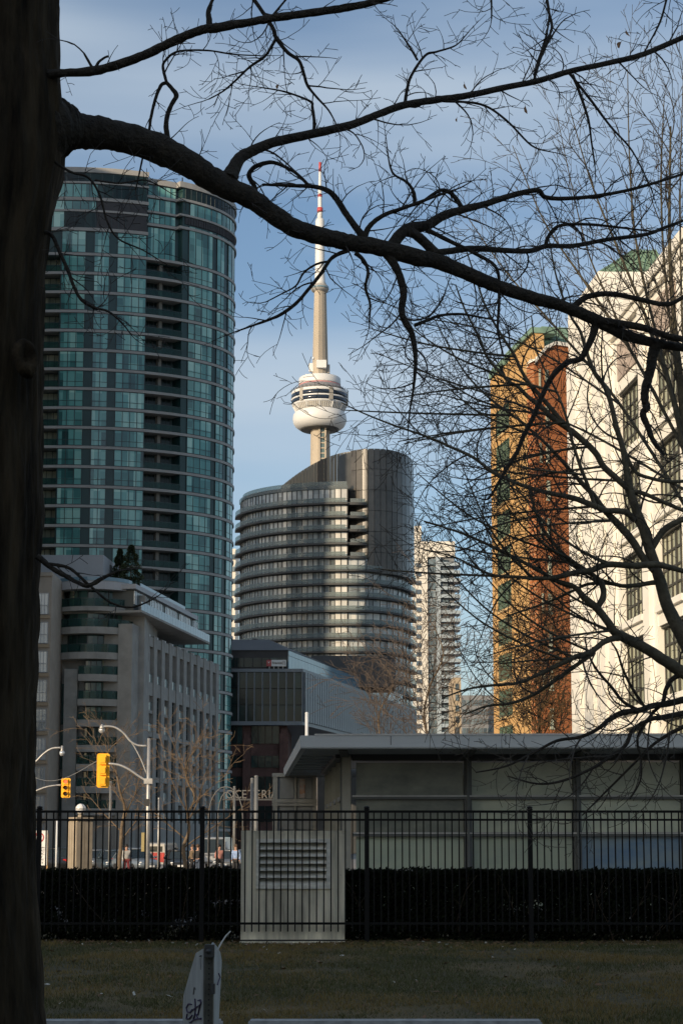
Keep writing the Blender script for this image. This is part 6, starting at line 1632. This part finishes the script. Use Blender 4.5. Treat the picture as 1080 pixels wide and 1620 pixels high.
    # overhead twigs hanging into the top of the frame, and long shoots from the upper limb
    for lst in ([(860, -30, 2.4), (868, 20, 2.2), (872, 45, 2.2), (858, 80, 2), (850, 100, 1.6)], [(1060, -30, 2), (1045, 30, 1.8), (1025, 70, 1.5), (1015, 88, 1.2)], [(843, 130, 2.4), (852, 100, 2.2), (862, 75, 2), (880, 45, 1.4)], [(845, 126, 2.6), (848, 105, 2.2), (862, 62, 2), (868, 30, 1.4)], [(776, -20, 2), (777, 10, 1.6), (777, 30, 1.2)],
                [(640, 166, 3.2), (643, 145, 2.8), (650, 120, 2.6), (672, 88, 2.4), (690, 82, 2), (720, 72, 1.4), (737, 55, 1)], [(660, 95, 2), (645, 70, 1.6), (628, 45, 1)], [(495, 215, 3), (497, 195, 2.8), (494, 170, 2.6), (490, 160, 2), (450, 145, 1.6), (410, 138, 1)], [(905, 118, 2.6), (918, 152, 2.4), (930, 190, 2), (935, 225, 1.6), (940, 260, 1.2)], [(900, 116, 2.4), (935, 160, 2.2), (965, 200, 1.8), (1000, 240, 1.4), (1030, 300, 1)], [(700, 160, 2.2), (760, 165, 2), (800, 190, 1.8), (840, 230, 1.5), (870, 240, 1)], [(430, 26, 2), (460, -10, 1.6)]):
        limb(lst, lambda t: .3, 6, .14, .07, 40, l=(.06, .26))
    o = tw.mb.build('twigs', M['twig'], root); tag(o, kind='stuff')
    # a few dry leaves still hanging
    for k, (x, y, s) in enumerate(((439, 137, 5), (993, 53, 8), (979, 71, 8), (736, 137, 6), (832, 174, 7), (722, 190, 4), (1038, 265, 5), (1055, 295, 6))):
        w = at(x, y, D + .2) - mv; u = s * D / FPX; rg = random.Random(k); mb = MB()
        a = Vector((rg.uniform(-.6, .6), rg.uniform(-.5, .5), 1)).normalized(); c = a.orthogonal().normalized(); d = a.cross(c)
        for q in (1, -1): mb.face([w - a * u, w - a * u * .3 + c * u * .6 * q + d * u * .25, w + a * u * .5 + c * u * .45 * q + d * u * .3, w + a * u * 1.1, w]) 
        mb.tube([w + a * u * 1.0, w + a * u * 1.6], .0012, 3); mb.build('leaf', M['dry_leaf'], root)
near_tree()

# the second tree, at the right, trunk just outside the frame
def right_tree():
    D = 19.0; base = at(1160, 1565, D)
    root = thing('bare_tree', (base.x, D, 0), 0, 'bare tree at the right edge spreading fine branches in front of the white building', 'tree'); mv = Vector((base.x, D, 0))
    P, Rr = traced([(1168, 1600, 34), (1162, 1540, 24), (1156, 1400, 20), (1148, 1250, 18), (1136, 1150, 16), (1112, 1075, 14), (1085, 1018, 12), (1069, 988, 11), (1054, 957, 10), (1041, 912, 9), (1028, 873, 8.4), (1017, 836, 8.2), (1006, 808, 7.2), (996, 777, 6.4), (989, 734, 5.2), (984, 708, 4.6), (973, 671, 4.2), (966, 640, 4), (956, 612, 4), (940, 590, 3.6), (928, 560, 3), (917, 524, 2.4), (900, 496, 2), (880, 440, 1.5), (868, 380, 1)], D, sub=6)
    mb = MB(); Q = [p - mv for p in P]; knobbly(mb, Q, Rr, 14, .12, 3); mb.build('trunk', M['bark_olive'], root, smooth=True)
    tw = Twigs(11, seg=.075, wig=.07, up=.026, ang=(28, 62), depth=55, rmin=.0034, curl=.11)
    spec = [(.20, .18, .60), (.14, .07, .24)]
    tw.along(Q, Rr, .22, .5, 1.5, spec, .55)
    limb_pts = []; all_pts = [(proj(p), p.y) for p in P]
    def limb(lst, dz=None, twigs=.20, seed=0, l=(.35, 1.25), start=.1, m='bark_olive', upb=0.0, n=8):
        P, Rr = traced(lst, D + attach(all_pts, lst[0], D + (dz(0) if dz else 0)), dz, 5); limb_pts.extend(P[3:-6] if seed < 30 else []); all_pts.extend((proj(p), p.y) for p in P[2:]); Q = [p - mv for p in P]; mb = MB(); knobbly(mb, Q, Rr, n, .1, seed); mb.build('branch', M[m], root, smooth=True)
        if twigs: tw.along(Q, Rr, twigs, l[0], l[1], spec, start, None, upb)
    limb([(1120, 1085, 12), (1080, 1064, 10), (1046, 1042, 9.2), (1019, 1025, 8.6), (990, 1010, 8.2), (972, 1000, 7.4), (960, 983, 6.6), (943, 962, 6.4), (924, 946, 5.6), (907, 928, 4.2), (877, 918, 3.6), (853, 903, 3.2), (803, 877, 2.8), (753, 853, 2.2), (720, 840, 1.8), (670, 825, 1.2)], lambda t: -.3 - .7 * t, .2, 2)
    limb([(943, 962, 5), (952, 948, 5), (954, 935, 4.8), (950, 922, 4.4), (937, 910, 4), (907, 890, 3.6), (887, 873, 3.2), (860, 840, 2.8), (847, 810, 2.2), (835, 770, 1.5)], lambda t: -.6, .2, 3)
    limb([(985, 1008, 5.5), (970, 1010, 5), (954, 1016, 4.6), (934, 1031, 4.4), (908, 1040, 4.2), (880, 1053, 3.8), (853, 1066, 3.2), (820, 1080, 2.8), (780, 1084, 2.2), (740, 1090, 1.6), (700, 1104, 1)], lambda t: -.4 - .6 * t, .2, 4)
    limb([(940, 1032, 3.6), (920, 1046, 3.4), (889, 1068, 3.4), (872, 1080, 3), (845, 1098, 2.8), (810, 1112, 2.4), (770, 1117, 1.8), (735, 1130, 1.2)], lambda t: -.5, .2, 5)
    limb([(1085, 905, 4), (1060, 898, 4.6), (1037, 893, 5.4), (1000, 895, 5.2), (960, 893, 5), (935, 902, 4.8), (908, 906, 4.4), (880, 913, 4), (850, 915, 3.4), (820, 913, 2.8), (780, 910, 2.4), (750, 897, 2), (715, 880, 1.4), (670, 870, 1)], lambda t: -.2 - .6 * t, .2, 6)
    limb([(1046, 920, 5), (1030, 922, 4), (1005, 926, 3.6), (985, 927, 3.4), (963, 923, 3), (930, 924, 2.6), (905, 935, 2.2), (860, 955, 1.8), (800, 975, 1.2)], lambda t: -.3, .2, 7)
    limb([(1003, 822, 5.5), (990, 811, 5), (975, 808, 4.8), (958, 808, 4.8), (941, 801, 4.8), (913, 790, 4.6), (889, 784, 4), (867, 780, 3.6), (823, 767, 3.2), (780, 747, 2.8), (747, 723, 2.6), (710, 706, 2.4), (673, 690, 2), (623, 673, 1.6), (573, 653, 1.2), (540, 637, .8)], lambda t: -.2 - .6 * t, .2, 8)
    limb([(1036, 905, 6), (1015, 880, 6), (1001, 858, 6.4), (985, 838, 6.2), (968, 820, 5.4), (952, 803, 5), (938, 783, 4.4), (925, 770, 4), (905, 748, 3.4), (880, 720, 2.8), (850, 690, 2.4), (800, 650, 1.9), (750, 630, 1.4), (700, 600, 1)], lambda t: -.5, .2, 9)
    limb([(994, 774, 5.4), (975, 757, 5), (954, 738, 5), (941, 716, 5), (917, 693, 5), (898, 678, 5), (873, 661, 4.4), (855, 643, 4), (834, 627, 3.4), (819, 612, 3), (804, 603, 2.8), (784, 582, 2.6), (769, 563, 2.2), (758, 535, 2), (735, 490, 1.6), (720, 450, 1)], lambda t: .2, .2, 10)
    limb([(893, 672, 4), (870, 645, 3.6), (852, 624, 3.4), (834, 603, 3), (822, 582, 2.8), (812, 560, 2.4), (798, 539, 2.2), (770, 490, 1.8), (752, 440, 1.4), (735, 390, 1)], lambda t: .3, .2, 11)
    limb([(940, 800, 3.6), (928, 765, 3), (918, 740, 3), (905, 700, 2.6), (895, 660, 2.2), (880, 620, 1.8), (850, 560, 1.4), (840, 500, 1)], lambda t: .5, .2, 12)
    limb([(990, 776, 4), (1015, 780, 3.6), (1050, 795, 3.4), (1090, 812, 3)], lambda t: -.3, .2, 13)
    limb([(984, 706, 3.4), (1003, 745, 3), (1030, 757, 3), (1060, 762, 3), (1095, 760, 2.6)], lambda t: -.2, .2, 14)
    limb([(1031, 866, 5.6), (1047, 841, 5.2), (1065, 828, 5), (1095, 815, 4.6)], lambda t: -.2, .25, 15)
    limb([(1100, 1102, 6), (1056, 1113, 5.2), (1030, 1117, 4.8), (1010, 1124, 4.6), (984, 1127, 4.2), (963, 1138, 4), (945, 1153, 3.2), (917, 1166, 2.8), (880, 1172, 2.4), (845, 1190, 2.2), (800, 1212, 1.6), (752, 1222, 1)], lambda t: -1.2 - .6 * t, .17, 16, m='bark_limb')
    limb([(1100, 1124, 5), (1047, 1135, 4.2), (1028, 1138, 3.6), (1000, 1155, 3.4), (989, 1179, 3.2), (963, 1198, 2.8), (935, 1216, 2.4), (890, 1235, 2), (850, 1240, 1.6), (803, 1228, 1)], lambda t: -1.4 - .6 * t, .17, 17, m='bark_limb')
    limb([(1078, 1066, 4.6), (1062, 1075, 4), (1052, 1092, 3.6), (1047, 1112, 3.2), (1030, 1130, 2.6), (1010, 1160, 2.2), (1008, 1180, 2), (1013, 1200, 1.8), (1012, 1235, 1.4), (995, 1265, 1)], lambda t: -1.0, .2, 18, m='bark_limb')
    limb([(1010, 1124, 3), (985, 1110, 2.6), (965, 1085, 2.4), (945, 1062, 2), (930, 1035, 1.6), (925, 1010, 1)], lambda t: -1.3, .2, 19, m='bark_limb')
    limb([(1020, 1120, 2.6), (1000, 1090, 2.4), (985, 1060, 2), (975, 1030, 1.6), (962, 1010, 1)], lambda t: -1.3, .2, 20, m='bark_limb')
    limb([(1100, 1140, 4), (1060, 1160, 3), (1030, 1180, 2.4), (1000, 1210, 2), (960, 1250, 1.6), (920, 1290, 1)], lambda t: -1.6, .2, 21, m='bark_limb')
    # wide sprays reaching left over the sky
    rg = random.Random(77); cand = [w for w in limb_pts if 760 < proj(w)[0] < 1010 and 520 < proj(w)[1] < 1060]
    for k in range(34):
        w = rg.choice(cand); x, y = proj(w); dx, dy = rg.uniform(110, 270), rg.uniform(-60, 190); D_ = w.y
        limb([(x, y, 2.2), (x - dx * .33, y - dy * .2, 1.9), (x - dx * .66, y - dy * .5, 1.5), (x - dx, y - dy, .8)], lambda t, q=D_ - D, e=rg.uniform(-1.2, 1.2): q + e * t, .19, 30 + k, l=(.3, .9), n=5)
    o = tw.mb.build('twigs', M['twig_olive'], root); tag(o, kind='stuff')
M['twig_olive'] = mat('twig_olive', (0.04, 0.034, 0.026), 0.85)
right_tree()

# slender upright tree behind, at the upper right
def upright_tree():
    D = 31.0; base = at(1130, 1480, D); root = thing('bare_tree', (base.x, D, 0), 0, 'slender tree with upright shoots against the sky at the upper right', 'tree'); mv = Vector((base.x, D, 0))
    P, Rr = traced([(1135, 1500, 14), (1120, 1200, 12), (1110, 1000, 11), (1095, 800, 9), (1080, 650, 7), (1065, 500, 4), (1058, 380, 3), (1060, 200, 1.5)], D, None, 6); Q = [p - mv for p in P]
    mb = MB(); knobbly(mb, Q, Rr, 10, .1, 5); mb.build('trunk', M['bark_olive'], root, smooth=True)
    tw = Twigs(19, seg=.16, wig=.06, up=.03, ang=(18, 44), depth=60, rmin=.0048, curl=.07); spec = [(.26, .25, .8), (.2, .1, .35)]
    tw.along(Q, Rr, .3, .8, 2.0, spec, .6)
    L_ = [[(1090, 760, 3.72), (1060, 620, 3.1), (1020, 500, 2.48), (975, 390, 1.86), (935, 290, 1.36), (900, 170, 0.62)], [(1080, 680, 3.1), (1035, 520, 2.48), (1005, 380, 1.86), (995, 250, 1.24), (992, 110, 0.62)], [(1070, 600, 2.48), (1050, 420, 1.86), (1045, 280, 1.49), (1050, 150, 0.62)], [(1085, 720, 3.1), (1000, 560, 2.48), (920, 440, 1.86), (860, 350, 1.24), (810, 230, 0.62)],
          [(1095, 820, 3.1), (980, 640, 2.48), (880, 520, 1.86), (800, 430, 1.24), (730, 330, 0.62)], [(1090, 700, 2.48), (1078, 500, 1.86), (1075, 300, 1.24), (1080, 120, 0.62)], [(1000, 560, 1.86), (960, 470, 1.49), (930, 400, 1.24), (905, 300, 0.87), (880, 180, 0.5)], [(980, 640, 1.86), (860, 560, 1.49), (760, 520, 1.24), (660, 500, 0.87), (590, 470, 0.5)], [(1090, 780, 2.48), (940, 690, 1.86), (820, 640, 1.49), (700, 600, 1.12), (600, 560, 0.56)]]
    for k, l in enumerate(L_):
        P, Rr = traced(l, D, lambda t, k=k: (k % 5 - 2) * .6 * t, 6); Q = [p - mv for p in P]; mb = MB(); knobbly(mb, Q, Rr, 6, .08, k); mb.build('branch', M['bark_olive'], root, smooth=True)
        tw.along(Q, Rr, .34, .6, 1.8, spec, .15, None, .25)
    tag(tw.mb.build('twigs', M['twig_olive'], root), kind='stuff')
upright_tree()

# smaller street trees
M['twig_street'] = mat('twig_street', (0.14, 0.095, 0.055), 0.85)
def young_tree(px, ybase, ytop, D, width, label, seed, m_t, m_b, nb=9, twig_r=.006, zb=-.045, start=.3, spec_s=1.0, trunk_r=.09, spread=(25, 60)):
    p = at(px, ybase, D); rg = random.Random(seed); zt = zat(ytop, D); root = thing('street_tree', (p.x, D, zb), 0, label, 'tree', None)
    H_ = zt - zb; Q = [Vector((rg.gauss(0, .04) * k, rg.gauss(0, .04) * k, H_ * k / 8)) for k in range(9)]; Rr = [trunk_r * (1 - .85 * k / 8) for k in range(9)]
    S = cr(Q, 4); RR = [trunk_r * (1 - .85 * i / (len(S) - 1)) for i in range(len(S))]
    mb = MB(); knobbly(mb, S, RR, 8, .1, seed); mb.build('trunk', M[m_t], root, smooth=True)
    tw = Twigs(seed, seg=H_ * .03, wig=.06, up=.02, ang=(20, 50), depth=70, rmin=twig_r, curl=.06); tw_spec = [(H_ * .05 * spec_s, H_ * .06, H_ * .2), (H_ * .04 * spec_s, H_ * .03, H_ * .09)]
    for k in range(nb):
        f = start + (1 - start) * k / nb; i = int(f * (len(S) - 1)); an = k * 2.4 + rg.uniform(-.4, .4); tl = R(rg.uniform(*spread)); L_ = width * (1 - .55 * (f - start) / (1 - start)) * rg.uniform(.8, 1.15)
        d = Vector((math.cos(an) * math.sin(tl), math.sin(an) * math.sin(tl), math.cos(tl))); pts = [S[i]]; rad = [RR[i] * .42]
        for q in range(7): d = (d + Vector((rg.gauss(0, .07), rg.gauss(0, .07), .03))).normalized(); pts.append(pts[-1] + d * L_ / 7); rad.append(max(twig_r, RR[i] * .42 * (1 - .8 * (q + 1) / 7)))
        mb = MB(); mb.tube(pts, rad, 6); mb.build('branch', M[m_b], root, smooth=True); tw.along(pts, rad, H_ * .06 * spec_s, H_ * .08, H_ * .28, tw_spec, .15)
    tw.along(S, RR, H_ * .05 * spec_s, H_ * .08, H_ * .25, tw_spec, .55)
    tag(tw.mb.build('twigs', M[m_b], root), kind='stuff')
young_tree(190, 1385, 1165, 82, 3.6, 'young brown street tree behind the amber signal board', 31, 'bark_brown', 'twig_street', 11, .008, trunk_r=.12, start=.3, spec_s=1.5)
young_tree(294, 1385, 1180, 80, 4.2, 'young brown street tree between the lamp pole and the hoops', 32, 'bark_brown', 'twig_street', 12, .008, trunk_r=.11, start=.25, spec_s=1.5)
young_tree(690, 1380, 985, 78, 5.5, 'reddish-brown bare tree behind the pavilion roof in front of the towers', 33, 'bark_brown', 'twig_brown', 15, .009, trunk_r=.12, spec_s=1.0, start=.3)
young_tree(610, 1380, 1040, 84, 4.6, 'smaller reddish-brown bare tree left of its twin behind the pavilion roof', 36, 'bark_brown', 'twig_brown', 10, .009, trunk_r=.1, spec_s=1.1, start=.4)
M['twig_gold'] = mat('twig_gold', (0.075, 0.045, 0.018), 0.85)
young_tree(858, 1380, 1012, 100, 4.0, 'brushy upright golden tree in front of the brick block', 34, 'bark_brown', 'twig_gold', 20, .018, trunk_r=.11, spec_s=.8, start=.35, spread=(8, 34))

def conifer(px, ytop, ybase, D, hw, label, seed):
    p = at(px, ybase, D); H_ = zat(ytop, D) - p.z; rg = random.Random(seed); r = thing('conifer', (p.x, D, p.z), 0, label, 'tree', 'evergreens on the roof terrace')
    b = MB(); b.tube([(0, 0, -1.5), (0, 0, H_)], [.16, .02], 6); b.build('trunk', M['bark_brown'], r)
    b = MB(); W_ = hw * D / FPX
    for k in range(9000):
        z = H_ * rg.random() ** 1.25; rm = W_ * (1 - z / H_) ** .6 + .05; rr_ = rm * (rg.random() ** .45) * (.85 + .2 * math.sin(z * 5 + rg.gauss(0, .4))); an = rg.uniform(0, 6.283)
        if noise.noise((math.cos(an) * 2, math.sin(an) * 2, z * 1.2)) < -.22: continue
        c = Vector((rr_ * math.cos(an), rr_ * math.sin(an), z - rr_ * .25)); d = Vector((math.cos(an), math.sin(an), rg.uniform(-.5, .6))).normalized() * rg.uniform(.12, .26); s = d.cross(Vector((rg.gauss(0, 1), rg.gauss(0, 1), 1))).normalized() * .085
        b.face([c - s, c + d, c + s])
    tag(b.build('crown', M['conifer'], r), kind='stuff')
M['conifer'] = mat('conifer_needles', (0.045, 0.06, 0.022), 0.85, var=0.4, scale=1.5)
conifer(207, 862, 942, 222, 27, 'taller of the two dark evergreens on the roof terrace', 1)
conifer(189, 868, 932, 224, 17, 'smaller dark evergreen left of the taller one on the roof terrace', 2)

# ------------------------------------------------------------------ unseen blocks added outside the frame to put the foreground and the left blocks in shade
def su(u, s): return (-math.sin(SUN_AZ) * s + math.cos(SUN_AZ) * u, -math.cos(SUN_AZ) * s - math.sin(SUN_AZ) * u)
def off_block(u, s, wu, ws, h, label, floors=True):
    x, y = su(u, s); r = thing('sun_blocker', (x, y, -.05), -SUN_AZ, label, 'building')
    b = MB(); b.box(-wu / 2, wu / 2, -ws / 2, ws / 2, 0, h); b.build('wall', M['conc'], r)
    z = 3.2; me = None
    while z < h - 2:
        b = MB()
        for sg in (-1, 1):
            b.box(-wu / 2 + 1, wu / 2 - 1, sg * ws / 2 - .06, sg * ws / 2 + .06, 0, 1.7, 0); b.box(sg * wu / 2 - .06, sg * wu / 2 + .06, -ws / 2 + 1, ws / 2 - 1, 0, 1.7, 0)
        if me is None: me = b.build('window_band', M['dark_glass'], r, loc=(0, 0, z)).data
        else: link('window_band', me, r, (0, 0, z))
        z += 3.2
off_block(2, 72, 80, 18, 35.5, 'long unseen block added behind the camera to shade the lawn')
off_block(-171, -104, 40, 26, 136, 'nearer of two tall unseen blocks added left of the frame to cast shade')
off_block(-215, -100, 36, 26, 140, 'farther of two tall unseen blocks added left of the frame to cast shade')
off_block(-296.5, -150, 40, 20, 156, 'left one of an unseen pair of blocks added to shade the oval tower except for a strip of sun')  # added pair, gap shaped to let a beam reach the oval tower
off_block(-253, -150, 34, 20, 156, 'right one of an unseen pair of blocks added to shade the oval tower except for a strip of sun')
